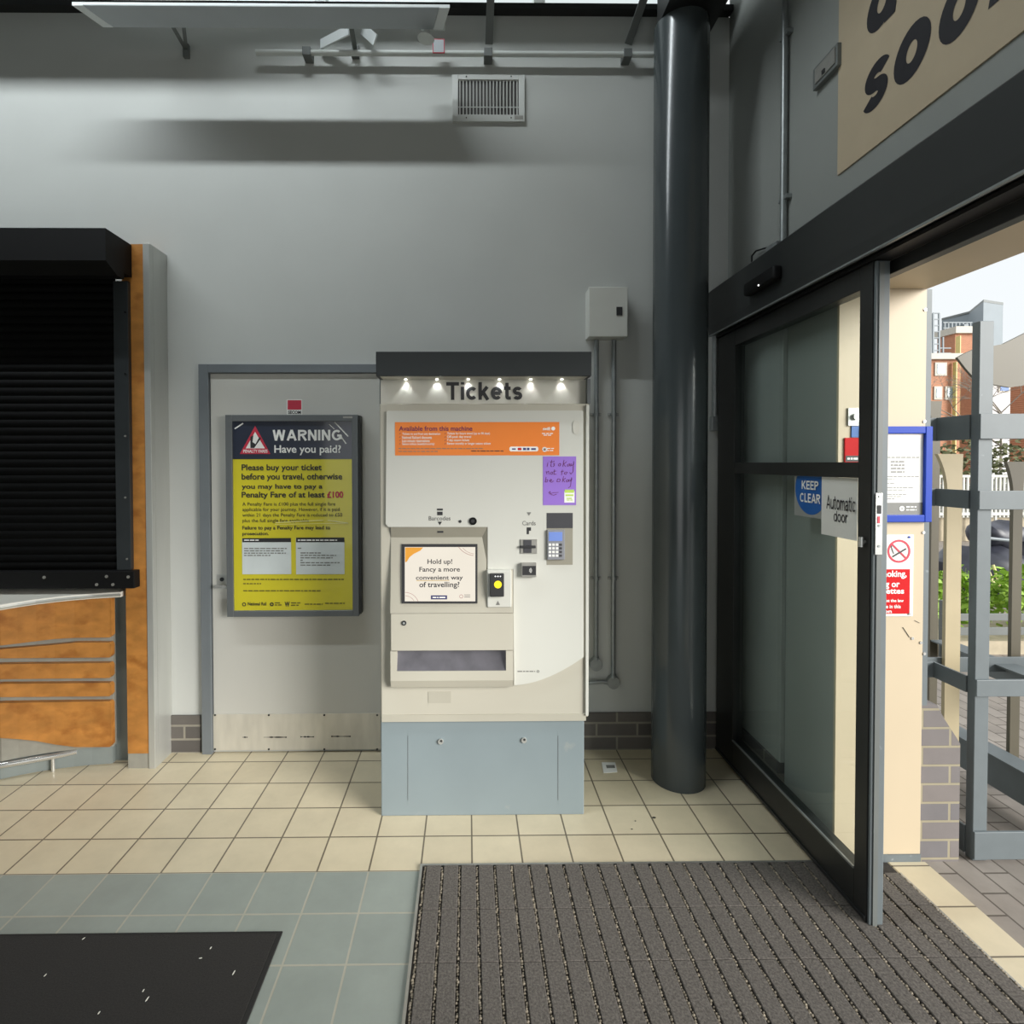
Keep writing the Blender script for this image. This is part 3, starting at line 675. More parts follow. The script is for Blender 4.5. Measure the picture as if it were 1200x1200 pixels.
for r_ in range(4):
    for c_ in range(4):
        plate(MB(), 643+c_*4.2, 637+r_*4.3, 646+c_*4.2, 639.6+r_*4.3, f0-.0145, .0025).build('key', 'print_white' if c_ < 3 else 'keypad_dark', ni)
b = MB(); words(b, 606.5, 627, 786.8, 1.2, Y1, 140); b.build('maker_print', 'print_grey', tm)
b = MB(); p = at(630.5, 786.8, Y1); ring(b, p, .003, .006, Y1, 10); b.build('maker_emblem', 'print_grey', tm)
# orange banner on the fascia
ob = plate(MB(), 463, 494.5, 655.5, 533.8, YF-.001, .001).build('orange_banner', 'orange_print', tm, label='orange information banner')
Y2 = YF-.0018
T = lambda n, s, m, u0, v0, u1, v1, **k: ptext(n, s, m, ob, u0, v0, u1, v1, Y2, **k)
T('banner_heading', 'Available from this machine', 'print_purple', 467.5, 499.3, 553.5, 505, bold=.014)
for i, (s, u1) in enumerate((('Tickets to and from any destination', 516), ('National Railcard discounts', 506), ('Last minute reservations', 503.5), ('Season tickets (weekly/monthly)', 509))):
    T('banner_lettering', s, 'print_white', 471.3, 507+i*3.95, u1, 510.4+i*3.95, bold=.012)
for i, (s, u1) in enumerate((('Tickets for future travel (up to 90 days)', 574), ('Off-peak day travel', 552), ('7 day season tickets', 550), ('Renew monthly or longer season tickets', 575))):
    T('banner_lettering', s, 'print_white', 524, 506.5+i*3.95, u1, 510+i*3.95, bold=.012)
b = MB()
for c_ in (468, 521):
    for i in range(4): b.bar(at(c_, 508.7+i*3.95, Y2), at(c_+1.4, 507.6+i*3.95, Y2), .002, .0003, (0, 0, 1))
b.build('banner_ticks', 'print_purple', ob)
b = MB(); words(b, 467, 566, 525.7, .8, Y2, 60); words(b, 467, 515, 529, .8, Y2, 61); b.build('banner_small_print', 'print_grey', ob)
b = MB(); words(b, 552, 590, 528.5, 1.0, Y2, 62); b.build('banner_caption', 'print_dark', ob)
T('banner_brand', 'swift', 'print_white', 636, 500.3, 645, 504.3, bold=.02, shear=.2)
b = MB(); ring(b, at(648.3, 502.2, Y2), .0, .0085, Y2); b.build('banner_roundel', 'print_white', ob)
b = MB(); words(b, 635, 648, 508, 1.0, Y2, 63); words(b, 637, 646, 510, 1.0, Y2, 64); words(b, 641, 650, 525.5, 1.0, Y2, 65); words(b, 641, 650, 528, 1.0, Y2, 66); b.build('banner_brand_caption', 'print_white', ob)
b = MB(); c_ = at(638.3, 526.7, Y2)
for k in range(8): 
    a = k*math.pi/4; b.bar((c_.x+.002*math.cos(a), Y2, c_.z+.002*math.sin(a)), (c_.x+.011*math.cos(a), Y2, c_.z+.011*math.sin(a)), .006, .0003, (0, 0, 1) if abs(math.cos(a)) > .5 else (1, 0, 0))
b.build('banner_emblem', 'print_white', ob)
pl = rrect(597, 523.3, 630.8, 529, Y2, .008, .0006).build('payment_strip', 'print_white', ob)
b = MB(); plate(b, 600, 525.4, 604.5, 527, Y2-.0006, .0004); plate(b, 613, 524.8, 616.5, 527.5, Y2-.0006, .0004); plate(b, 617.5, 524.8, 620.5, 527.5, Y2-.0006, .0004); plate(b, 622.5, 525.2, 628, 527.2, Y2-.0006, .0004); b.build('payment_marks', 'screen_navy', pl)
b = MB(); disc(b, at(608, 526.2, Y2), .0055, Y2-.0008, .0004, 14); disc(b, at(609.8, 526.2, Y2), .0055, Y2-.0010, .0004, 14); b.build('payment_circles', 'sign_red', pl)
# purple note
pn = plate(MB(), 636.3, 534.8, 675.2, 592, YF-.0012, .001).build('purple_note', 'purple_print', tm, label='purple note with handwriting')
def stroke(mb, P, w=.0022):
    Q = [at(u, v, YF-.0018) for u, v in P]
    for p, q in zip(Q, Q[1:]): mb.bar(p, q, w, .0003, (0, 0, 1) if abs(p.x-q.x) > abs(p.z-q.z) else (1, 0, 0))
b = MB()
hw = [  # it's okay / not to / be okay
 [(642.2, 542), (641, 547)], [(643, 540), (643.2, 540.5)], [(646.5, 539), (645.5, 546.5), (647, 547)], [(644.5, 541.5), (649, 541)], [(649.5, 540), (649, 541.5)], [(650.5, 543), (648.5, 543.5), (650, 545), (648, 547)],
 [(656.5, 543), (654.5, 544), (654.5, 546), (656.5, 546), (657.2, 543.8), (656.5, 543)], [(661, 539), (659.5, 547)], [(664, 541), (660.5, 544), (663, 547)], [(667.5, 543.5), (665, 544.5), (665, 546.5), (667.5, 545.5), (668, 543.5), (668.5, 546.5)], [(669.5, 543), (669.5, 546), (672.3, 544), (672.3, 540.5), (671.5, 553), (669, 555.5), (667.5, 553.5)],
 [(640, 552), (641, 556)], [(641, 553.5), (643, 552), (643.5, 556)], [(646, 553), (645, 555.5), (647, 556), (648, 553.5), (646, 553)], [(650, 550), (649, 556), (652, 555.5)], [(648.5, 552.5), (652, 552)],
 [(659, 550.5), (658, 557)], [(657, 553), (661, 552)], [(662.5, 553), (661, 555), (663, 556), (665, 553.5), (663, 553)],
 [(640, 559), (639, 565), (641.5, 564.5), (642, 562), (640, 562.3)], [(644, 564), (647, 562.8), (645.5, 561.5), (644, 563.5), (646, 565.3), (649, 563.5)],
 [(653.5, 561), (652.5, 564.5), (656, 564.3), (656.5, 561.5), (653.5, 561)], [(660.5, 558), (659, 565)], [(663, 560), (660, 562.5), (662, 565)], [(666, 562), (663.5, 563), (664, 565), (666, 564), (666.5, 562), (667, 564.5)], [(668, 561.5), (668.2, 564), (670, 562.5), (670, 559.5), (668.5, 570), (666, 571.8)],
 [(642.5, 577.5), (645, 576), (644, 579), (648, 577.5), (654.5, 577)], [(645.5, 579.5), (649, 580.3), (652.5, 579)]]
for s_ in hw[:-2]: stroke(b, s_)
b.build('handwriting', 'print_purple', pn)
b = MB()
for s_ in hw[-2:]: stroke(b, s_)
b.build('signature', 'print_purple', pn)
ls = plate(MB(), 661.3, 575.8, 673.3, 589, YF-.0020, .0007).build('note_sticker', 'print_white', pn)
plate(MB(), 661.8, 573.8, 672.8, 577.5, YF-.0026, .0007).build('sticker_top', 'lime_print', ls)
plate(MB(), 662.8, 579.3, 672, 581.3, YF-.0026, .0006).build('sticker_band', 'lime_print', ls)
b = MB(); words(b, 664, 672, 584, 1.3, YF-.0026, 70); words(b, 664, 671, 586, 1.0, YF-.0026, 71); b.build('sticker_print', 'lime_print', ls)

# ------------------------------------------------------------------ kiosk: surround, shutter, counter, foot rail
YKF = 2.866
ks = thing('kiosk_surround', 'tall wood and stainless steel edge post framing the black roller shutter', 'kiosk frame', (at(172, 900, YKF).x, 2.94, 0))
w0, w1 = at(147.5, 700, YKF).x, at(172.5, 700, YKF).x; e1 = at(180, 700, YKF).x; zk0, zk1 = at(160, 883, YKF).z, at(160, 286, YKF).z
MB().box(w0, w1, YKF, YW-.001, zk0, zk1).build('wood_facing', 'wood', ks)
MB().box(w1, e1, YKF-.004, YKF+.03, .0, zk1+.004, .002).box(e1-.006, e1, YKF+.03, YW-.001, 0, zk1+.004).build('steel_edge', 'stainless', ks)
MB().box(w0, w1, YKF+.002, YW-.001, 0, zk0).build('plinth', 'plinth_grey', ks)
xS = at(151.5, 400, YKF-.03).x
rs = thing('roller_shutter', 'closed black roller shutter with box housing above the kiosk counter', 'shutter', (-2.9, 2.84, at(80, 689, 2.8).z))
XL = -4.6
zt = at(60, 267, 2.66).z; zt2 = at(60, 305, 2.66).z; zt3 = at(140, 324, 2.76).z
b = MB().prism([(2.66, zt), (2.66, zt2), (2.745, zt3), (2.80, zt3), (2.80, zt3+.03), (2.8645, zt3+.03), (2.8645, zt)], XL, xS, 'x'); hs = b.build('housing', 'black_metal', rs)
for (u, v, Y) in ((132, 300, 2.655), (119, 300, 2.655)):
    pass
b = MB(); zs0, zs1 = at(80, 668, 2.855).z, zt3+.09; pitch_ = .0405; n = int((zs1-zs0)/pitch_); prof = []
for i in range(n):
    z = zs0+i*pitch_
    for k in range(6):
        t = k/6; prof.append((2.858-.008*math.sin(math.pi*t), z+t*pitch_))
prof.append((2.858, zs0+n*pitch_))
xg = at(134.5, 500, 2.84).x; xS2 = at(151.5, 500, 2.84).x
b.loft([[(XL, y, z) for y, z in prof], [(xg+.006, y, z) for y, z in prof]], close=False, cap=False)
b.build('curtain', 'black_slat', rs)
zg = at(140, 668, 2.84).z
gd = MB().box(xg, xS2, 2.84, YKF-.0005, zg, zt3+.005, .002).build('guide_rail', 'guide_metal', rs)
for v in (366, 438, 511, 583, 655):
    disc(MB(), at(147+ (v>600)*2, v, 2.84), .005, 2.836, .004, 10).build('rivet', 'aluminium' if v > 500 else 'black_metal', gd)
zb0, zb1 = at(80, 690, 2.81).z, zg; xb = at(157, 680, 2.81).x
bb = MB().box(XL, xb, 2.81, 2.862, zb0, zb1-.001, .003).build('bottom_bar', 'black_metal', rs)
for (u, v) in ((52, 676.5), (125, 675.5), (113.5, 685), (132.5, 685), (150.5, 676)):
    disc(MB(), at(u, v, 2.81), .0075, 2.806, .004, 12).build('bolt', 'aluminium', bb)
# counter
sc_ = thing('service_counter', 'curved wooden kiosk counter with horizontal bands under the closed shutter', 'counter', (-2.5, 2.85, 0))
US = [130, 108, 87, 64, 42, 20, 0, -1, -2]        # stations along the front; the last two run straight on to the left
FARX = {-1: -2.9, -2: XL}
def cy(u): t = (130-max(u, 0))/130; return 2.872-.055*t-.085*t*t
def cx_(u, v, Y): return FARX[u] if u < 0 else at(u, v, Y).x
def wy(u): t = (141-max(u, 0))/141; return 2.862-.11*t-.14*t*t
def lerp(tab, u):
    if u >= tab[0][0]: return tab[0][1]
    for (a, va), (b_, vb) in zip(tab, tab[1:]):
        if u >= b_: return va+(vb-va)*(a-u)/(a-b_)
    return tab[-1][1] + (tab[-1][1]-tab[-2][1])*(tab[-1][0]-u)/(tab[-2][0]-tab[-1][0])
bands = [ (((130, 697), (87, 700.5), (0, 708)), ((130, 747), (87, 747.5), (60, 749), (30, 753), (0, 756.5)), .0),
          (((130, 753), (87, 753.2), (60, 756), (0, 761)), ((130, 770.5), (0, 771.5)), .0),
          (((130, 777), (0, 778.5)), ((130, 794.5), (0, 796)), .0),
          (((130, 800.5), (0, 801.5)), ((130, 816), (0, 817)), .0),
          (((130, 822), (0, 824)), ((130, 875.5), (87, 875.5), (60, 872), (35, 867), (0, 865)), .0) ]
def ribbon(tt, tb, dy0, dy1, name, m_, par, us=US, r=0.012):
    rings = []
    for i, u in enumerate(us):
        vt, vb = lerp(tt, max(u, 0)), lerp(tb, max(u, 0)); Y = cy(u)+dy0
        a, c = at(max(u, 0), vt, Y), at(max(u, 0), vb, Y); a.x = cx_(u, vt, Y)
        z0_, z1_ = c.z, a.z
        rr = r if i == 0 else 0
        rings.append([Vector((a.x, Y, z1_-rr)), Vector((a.x, Y, z0_+rr)), Vector((a.x, Y+dy1, z0_+rr)), Vector((a.x, Y+dy1, z1_-rr))])
        if i == 0:
            p = at(u-2, vt, Y); rings.append([Vector((p.x, Y, z1_)), Vector((p.x, Y, z0_)), Vector((p.x, Y+dy1, z0_)), Vector((p.x, Y+dy1, z1_))])
    return MB().loft(rings).build(name, m_, par)
for tt, tb, _ in bands: ribbon(tt, tb, 0, .03, 'wood_band', 'wood', sc_)
MB().box(w0-.15, w0-.001, 2.95, YW-.002, 0, .915).build('recess_panel', 'grey_laminate', sc_)
# grey backing shows in the grooves
us2 = [131.5]+US[1:]
rings = []
for u in us2:
    Y = cy(u)+.026; a = Vector((cx_(u, 780, Y), Y, 0)); rings.append([Vector((a.x, Y, .89)), Vector((a.x, Y, .10)), Vector((a.x, Y+.03, .10)), Vector((a.x, Y+.03, .89))])
MB().loft(rings).build('groove_backing', 'plinth_grey', sc_)
rings = []
for u in us2:
    Y = cy(u)+.045; a = Vector((cx_(u, 880, Y), Y, 0)); rings.append([Vector((a.x, Y, .30)), Vector((a.x, Y, 0)), Vector((a.x, Y+.03, 0)), Vector((a.x, Y+.03, .30))])
MB().loft(rings).build('kick_board', 'grey_laminate', sc_)
rings = []; zc0 = .918
for i, u in enumerate([141, 135]+US[1:]):
    Y = wy(u); a = Vector((cx_(u, 695, Y), Y, 0))
    rings.append([Vector((a.x, Y, zc0)), Vector((a.x, Y-.006, zc0-.012)), Vector((a.x, Y, zc0-.026)), Vector((a.x, 2.945 if i < 2 else 3.0, zc0-.026)), Vector((a.x, 2.945 if i < 2 else 3.0, zc0))])
MB().loft(rings).build('worktop', 'counter_white', sc_)
rings = []
for i, u in enumerate([141, 135]+US[1:]):
    Y = wy(u)-.007; a = Vector((cx_(u, 695, Y), Y, 0))
    rings.append([Vector((a.x, Y, zc0-.006)), Vector((a.x, Y-.004, zc0-.013)), Vector((a.x, Y, zc0-.020)), Vector((a.x, Y+.006, zc0-.013))])
MB().loft(rings).build('edge_trim', 'stainless', sc_)
fr_ = thing('foot_rail', 'curved polished steel foot rail on a short post in front of the counter', 'foot rail', onZ(62, 901))
path = []
for u, v in ((90, 880), (80, 882.3), (62, 886), (40, 890), (20, 893.5), (0, 897)): path.append(onZ(u, v, .078))
path += [Vector((path[-1].x-.2, path[-1].y-.02, .078)), Vector((-2.9, path[-1].y-.03, .078)), Vector((-4.4, path[-1].y-.03, .078))]
MB().tube(path, .016, 14).build('rail', 'chrome', fr_, True)
for p in (onZ(62, 901), Vector((-2.9, 0, 0)), Vector((-4.3, 0, 0))):
    d = min(path, key=lambda q: abs(q.x-p.x)); MB().tube([(d.x, d.y, 0), (d.x, d.y, .07)], .009, 12).build('post', 'chrome', fr_, True)

# ------------------------------------------------------------------ column, box, conduits, vent
cx, cyy = 1.047, 2.735
MB().tube([(cx, cyy, 0), (cx, cyy, 3.699)], .129, 64).build('column', 'column_paint', None, True, label='round dark grey steel column beside the sliding door', category='column')
YX = YW-.10
eb = thing('electrical_box', 'off white wall mounted switch box above two conduits right of the ticket machine', 'electrical box', at(712, 400, YW-.05))
a, c = at(690.5, 394, YX), at(735.5, 336.5, YX); zbm = a.z
bx = MB().box(a.x, c.x, YX+.02, YW-.0005, zbm, c.z, .003).build('body', 'box_white', eb)
MB().box(a.x-.002, c.x+.002, YX, YX+.02, zbm-.002, c.z+.002, .004, 3).build('lid', 'box_white', eb)
plate(MB(), 722.5, 359.5, 729.5, 369.5, YX-.004, .004, .001).build('lock', 'print_dark', eb)
YCN = YW-.022
for k, (u, vend, g) in enumerate(((699, 772, 0), (719.5, 793, 0))):
    lab = ('shorter galvanised conduit running down the wall beside the machine, from box underside left', 'longer galvanised conduit below the switch box, nearer the column')[k]
    p0, p1 = at(u, 400, YCN), at(u-1.5, vend, YCN)
    ct = thing('conduit', lab, 'conduit', (p1.x, YW-.02, p1.z-.03), 'conduits under the switch box')
    MB().tube([(p0.x, YCN, zbm-.003), (p0.x, YCN, p1.z)], .0125, 14).build('pipe', 'galvanised', ct, True)
    for v in (485.5, 678):
        p = at(u, v, YCN); sd = MB().box(p.x-.030, p.x+.030, YW-.006, YW-.0005, p.z-.008, p.z+.008, .002).tube([(p.x, YCN, p.z-.008), (p.x, YCN, p.z+.008)], .015, 14).build('saddle', 'galvanised', ct)
        for s_ in (-1, 1): disc(MB(), Vector((p.x+s_*.024, 0, p.z)), .005, YW-.011, .006, 8).build('screw', 'aluminium', sd)
    jz = p1.z-.03
    j = MB().tube([(p0.x, YW-.0005, jz), (p0.x, YW-.036, jz)], .034, 26).tube([(p0.x, YCN, jz+.025), (p0.x, YCN, p1.z+.012)], .017, 14).build('junction_box', 'galvanised', ct, True)
    if k == 1:
        q = at(690, 800, YCN); MB().tube([(p0.x-.03, YCN, jz), (p0.x-.06, YCN, jz+.004), (q.x-.05, YCN-.002, jz-.006), (q.x-.15, YCN, jz-.008)], .011, 12).build('flexible_conduit', 'galvanised', ct, True)
vt = thing('wall_vent', 'white framed ventilation grille with dark vertical louvres high on the back wall', 'vent', at(572, 142, YW-.01))
YVN = YW-.016
a, c = at(530, 142, YVN), at(615, 87.5, YVN); i_, j_ = at(537, 134, YVN), at(608, 93.5, YVN)
MB().box(a.x, i_.x, YVN, YW-.0005, a.z, c.z, .0015, 1).box(j_.x, c.x, YVN, YW-.0005, a.z, c.z, .0015, 1).box(i_.x, j_.x, YVN, YW-.0005, a.z, i_.z, .0015, 1).box(i_.x, j_.x, YVN, YW-.0005, j_.z, c.z, .0015, 1).build('frame', 'vent_white', vt)
MB().box(i_.x, j_.x, YW-.003, YW-.0005, i_.z, j_.z).build('backing', 'vent_dark', vt)
b = MB(); n = 18
for k in range(n):
    x = i_.x+(j_.x-i_.x)*(k+.5)/n; b.bar((x, YVN+.006, i_.z), (x, YVN+.006, j_.z), .0075, .002, (1, .45, 0))
b.box(i_.x, j_.x, YVN+.004, YVN+.006, i_.z+.04, i_.z+.044)
b.build('louvres', 'vent_white', vt)
for (u, v) in ((546.5, 89.7), (599, 89.5), (546.5, 138), (599, 138)): disc(MB(), at(u, v, YVN), .0035, YVN-.002, .002, 8).build('screw', 'scuff', vt)
plate(MB(), 603, 135.5, 613, 139.8, YVN-.001, .001).build('label', 'aluminium', vt)

# ------------------------------------------------------------------ high level: luminaire, pipe, struts, beam
lu = thing('ceiling_luminaire', 'long pale batten light housing hung along the top of the back wall', 'light fitting', (-.95, 2.67, 3.72))
zl = 3.72
q = [(onZ(86, 6, zl)), (onZ(526, 6, zl)), (onZ(517, 33, zl)), (onZ(122, 33, zl))]
yF, yBk = onZ(300, 7.5, zl).y, onZ(300, 33, zl).y
xa, xb_ = onZ(86, 8, zl).x, onZ(527, 8, zl).x; xc, xd = onZ(122, 33, zl).x, onZ(519, 33, zl).x
def lam(z, g=0): return [Vector((xa+g, yF, z)), Vector((xb_-g, yF, z)), Vector((xd-g, yBk, z)), Vector((xc+g, yBk, z))]
MB().loft([lam(zl+.004), lam(zl+.015)]).build('housing', 'luminaire_white', lu)
MB().loft([lam(zl, .05), lam(zl+.0038, .05)]).build('diffuser', 'luminaire_under', lu)
MB().loft([[lam(zl-.001)[0], lam(zl-.001, .05)[0]-Vector((.002, 0, 0)), lam(zl-.001, .05)[3]-Vector((.002, 0, 0)), lam(zl-.001)[3]], [lam(zl+.0039)[0], lam(zl+.0039, .05)[0]-Vector((.002, 0, 0)), lam(zl+.0039, .05)[3]-Vector((.002, 0, 0)), lam(zl+.0039)[3]]]).build('end_cap', 'luminaire_white', lu)
MB().loft([[lam(zl-.001, .05)[1]+Vector((.002, 0, 0)), lam(zl-.001)[1], lam(zl-.001)[2], lam(zl-.001, .05)[2]+Vector((.002, 0, 0))], [lam(zl+.0039, .05)[1]+Vector((.002, 0, 0)), lam(zl+.0039)[1], lam(zl+.0039)[2], lam(zl+.0039, .05)[2]+Vector((.002, 0, 0))]]).build('end_cap', 'luminaire_white', lu)
for (u, w) in ((215.5, .03), (414, .04)):
    b = MB(); p = at(u+2, 62, YW-.02)
    for du in ((-8, 7) if u < 300 else (0,)):
        b.bar((at(u+du, 33, yBk).x*1.02, yBk-.01, zl+.02), (p.x, YW-.012, p.z+.02), w*.6, .006, (1, 0, 0))
    b.box(p.x-w/2, p.x+w/2, YW-.022, YW-.0005, p.z-.02, p.z+.05, .002)
    b.build('wall_bracket', 'strut_grey', lu)
b = MB()
for (u0, v0, u1, v1) in ((376, 52, 409, 35), (425, 34, 440, 47)):
    b.bar(at(u0, v0, YW-.03), at(u1, v1, YW-.13), .05, .008, (0, 0, 1))
b.build('reflector_wing', 'luminaire_white', lu)
YPI = YW-.05
wp = thing('wall_pipe', 'horizontal white pipe clipped along the top of the back wall', 'pipe', at(540, 63, YPI))
pa, pb = at(300, 61.5, YPI), at(768, 60.5, YPI)
MB().tube([pa, (pb.x, YPI, pa.z)], .014, 14).build('pipe', 'pipe_white', wp, True)
for u in (360, 572, 735):
    p = at(u, 61, YPI); MB().box(p.x-.022, p.x+.022, YPI-.018, YW-.0005, pa.z-.022, pa.z+.022, .002).build('clip', 'strut_grey', wp)
for (u0, v0, u1, v1, lab) in ((573, 52, 577, -60, 'flat grey roof strut nearer the vent, rising from the white pipe'), (736, 52, 775, -60, 'slanting grey roof strut rising from the white pipe beside the column')):
    b = MB(); p = at(u0, v0, YW-.03); q = at(u1, v1, 2.75); b.bar(p, q, .04, .008, (1, 0, 0)); b.bar(q, (q.x, q.y-.3, 5.9), .04, .008, (1, 0, 0))
    tag(b.build('roof_strut', 'strut_grey'), lab, 'strut', 'roof struts above the white pipe')
sg = thing('small_wall_sign', 'tiny pink square sign high on the wall beside the light housing', 'sign', at(514, 62, YPI-.02))
plate(MB(), 507, 45.5, 521, 62, YPI-.02, .004).build('backing', 'print_red', sg)
plate(MB(), 508, 46.5, 520, 61, YPI-.021, .001).build('face', 'luminaire_under', sg)
hn = thing('alarm_sounder', 'small white cone hanging under the light housing near its right end', 'sounder', at(499, 46, 2.80))
p = at(500, 34, 2.80); q = at(499, 45.5, 2.80); MB().tube([(p.x, 2.80, zl+.02), (p.x, 2.80, p.z-.01), (q.x, 2.80, q.z)], [.012, .014, .042], 20).build('cone', 'pipe_white', hn, True)
MB().box(p.x-.03, p.x+.09, 2.745, 2.82, zl+.0205, zl+.04).build('bracket', 'pipe_white', hn)
tag(MB().box(-5.5, -.95, 2.33, 2.59, 4.40, 4.44).box(-.9499, .94, 2.45, 2.59, 4.40, 4.44).box(-5.5, 0.94, 2.585, 2.59, 4.44, 4.50).box(-3.0, -2.96, 2.48, 2.52, 4.44, 5.89).box(.2, .24, 2.48, 2.52, 4.44, 5.89).build('shade_tray', 'galvanised'), 'unseen steel tray added under the roof to shade the top of the back wall', 'light blocker')  # unseen blocker, stepped to shape the shadow on the upper wall
tag(MB().box(-4.95, -.25, 1.37, 1.57, 5.42, 5.50, .01).box(-4.0, -3.97, 1.46, 1.49, 5.5, 5.9).box(-1.3, -1.27, 1.46, 1.49, 5.5, 5.9).build('added_pendant', 'luminaire_white'), 'unseen long white pendant body added above the roof light', 'lamp')  # lamp body out of view, added to go with the roof light
b = MB().box(.93, 1.20, -2.0, 2.74, 3.70, 3.98).box(1.06, 1.20, 2.7401, YW-.001, 3.70, 3.98); tag(b.build('roof_beam', 'beam_dark'), 'dark steel roof beam running from the column toward the viewer', 'beam')

# ------------------------------------------------------------------ right wall: sliding door, operator, fittings
XD = 1.350; XD1 = 1.402
d2 = structure('door_2', (1.376, 2.4, 0))
yn0, yn1 = onX(1018.5, 700, XD).y, onX(1004, 700, XD).y; yf0, yf1 = 2.80, 2.985
MB().box(XD, XD1-.012, yn0, yn1, .012, DH-.004, .002).build('near_stile', 'door_black', d2)
MB().box(XD+.004, XD1, yn0-.010, yn0-.0005, .012, DH-.004, .003).build('edge_profile', 'gate_paint', d2)
MB().box(XD+.014, XD+.03, yn0-.014, yn0-.0102, .012, DH-.01).build('brush_seal', 'strut_grey', d2)
MB().box(XD, XD1, yf0, yf1, .012, DH-.004, .002).build('far_stile', 'door_black', d2)
MB().box(XD, XD1, yn1+.0005, yf0-.0005, 2.168, DH-.004, .002).build('top_rail', 'door_black', d2)
MB().box(XD, XD1, yn1+.0005, yf0-.0005, 1.523, 1.578, .002).build('mid_rail', 'door_black', d2)
MB().box(XD, XD1, yn1+.0005, yf0-.0005, .012, .155, .002).build('bottom_rail', 'door_black', d2)
MB().box(XD-.006, XD-.0004, yn0, yf1, .020, .034, .001).build('bottom_bead', 'operator_black', d2)
MB().box(XD-.003, XD+.004, yn1+.001, yf0-.001, .1555, .163).build('glazing_bead', 'galvanised', d2)
MB().box(XD+.018, XD+.026, yn1+.0005, yf0-.0005, 1.5785, 2.1675).build('upper_pane', 'clear_glass', d2)
MB().box(XD+.018, XD+.026, yn1+.0005, yf0-.0005, .1555, 1.5225).build('lower_pane', 'clear_glass', d2)
YE = yn0-.0145
a, c = at(1027.5, 650, YE), at(1036.5, 578, YE)
lkp = MB().box(XD+.006, XD+.030, YE-.003, YE-.0005, a.z, c.z, .001).build('lock_plate', 'chrome', d2)
MB().box(XD+.011, XD+.024, YE-.0045, YE-.0031, at(1032, 602, YE).z, at(1032, 592, YE).z).build('lock_bolt', 'scuff', lkp)
MB().box(XD+.012, XD+.020, YE-.0045, YE-.0031, at(1032, 613, YE).z, at(1032, 605, YE).z).build('lock_pin', 'print_red', lkp)
for v in (582, 616, 640): p = at(1032, v, YE); disc(MB(), Vector((XD+.018, 0, p.z)), .004, YE-.005, .002, 8).build('screw', 'galvanised', lkp)
p = onX(1013, 635, XD); MB().tube([(XD-.012, p.y, p.z+.017), (XD-.012, p.y, p.z-.017)], .008, 12).tube([(XD-.012, p.y, p.z), (XD, p.y, p.z)], .008, 10).build('finger_stop', 'chrome', d2, True)
# floor guide dark track
# header
op = thing('door_operator', 'long black automatic door operator casing above the sliding door', 'door operator', (1.36, 1.2, 2.255))
MB().prism([(1.30, 2.27), (1.30, 2.50), (XR-.001, 2.50), (XR-.001, 2.30), (1.335, 2.262)], -1.6, 2.995, 'y' if 0 else 'y') if 0 else None
b = MB(); pr = [(1.302, 2.262), (1.300, 2.30), (1.300, 2.492), (1.308, 2.50), (XR-.0015, 2.50), (XR-.0015, 2.30), (1.33, 2.262)]
b.loft([[Vector((x, -1.6, z)) for x, z in pr], [Vector((x, 2.995, z)) for x, z in pr]]); b.build('casing', 'operator_black', op)
MB().box(1.301, 1.312, -1.6, 2.995, 2.2545, 2.2615, .001).build('casing_lip', 'galvanised', op)
MB().box(1.34, 1.408, -1.6, 2.99, 2.2485, 2.2615).build('track', 'beam_dark', op)
hf = MB().box(XR-.008, XR+.028, -.6, YJ-.001, DH-.045, DH-.0005, .002).build('head_frame', 'door_black', op)
YS0 = onX(880, 333, 1.30).y; 
a, c = onX(880, 347, 1.30), onX(917, 312, 1.30)
sn = thing('motion_sensor', 'black motion sensor with a tiny white light on the operator casing', 'sensor', (1.28, (a.y+c.y)/2, 2.33))
MB().box(1.262, 1.3012, c.y, a.y, 2.335, 2.395, .012, 3).build('body', 'black_metal', sn, True)
MB().ball((1.2615, onX(889, 341, 1.262).y, 2.345), .004, 1).build('light', 'led_white', sn)
pth = [onX(u, v, X) for u, v, X in ((881, 308, 1.36), (881, 300, 1.39), (886, 294, 1.405), (896, 291, 1.408), (906, 289, 1.41))]
pth[0].z = 2.503
tag(MB().tube(pth, .004, 8).build('sensor_cable', 'black_metal', None, True), 'thin black cable looping from the operator casing to the conduit', 'cable')
# conduit on the right wall
yc = onX(919, 120, XR-.02).y; XC = XR-.02
rc = thing('conduit', 'vertical steel conduit on the side wall left of the cream poster', 'conduit', (XC, yc, 2.503))
MB().tube([(XC, yc, 2.51), (XC, yc, 5.6)], .014, 14).build('pipe', 'galvanised', rc, True)
for v in (42, 232):
    z = onX(919, v, XC).z; MB().box(XC-.006, XR-.0005, yc-.032, yc+.032, z-.009, z+.009, .001).build('saddle', 'galvanised', rc)
y2 = onX(909, 280, XR-.02).y
MB().box(XR-.04, XR-.0005, yc+.02, y2+.05, 2.503, 2.57, .003).build('junction_box', 'galvanised', rc)
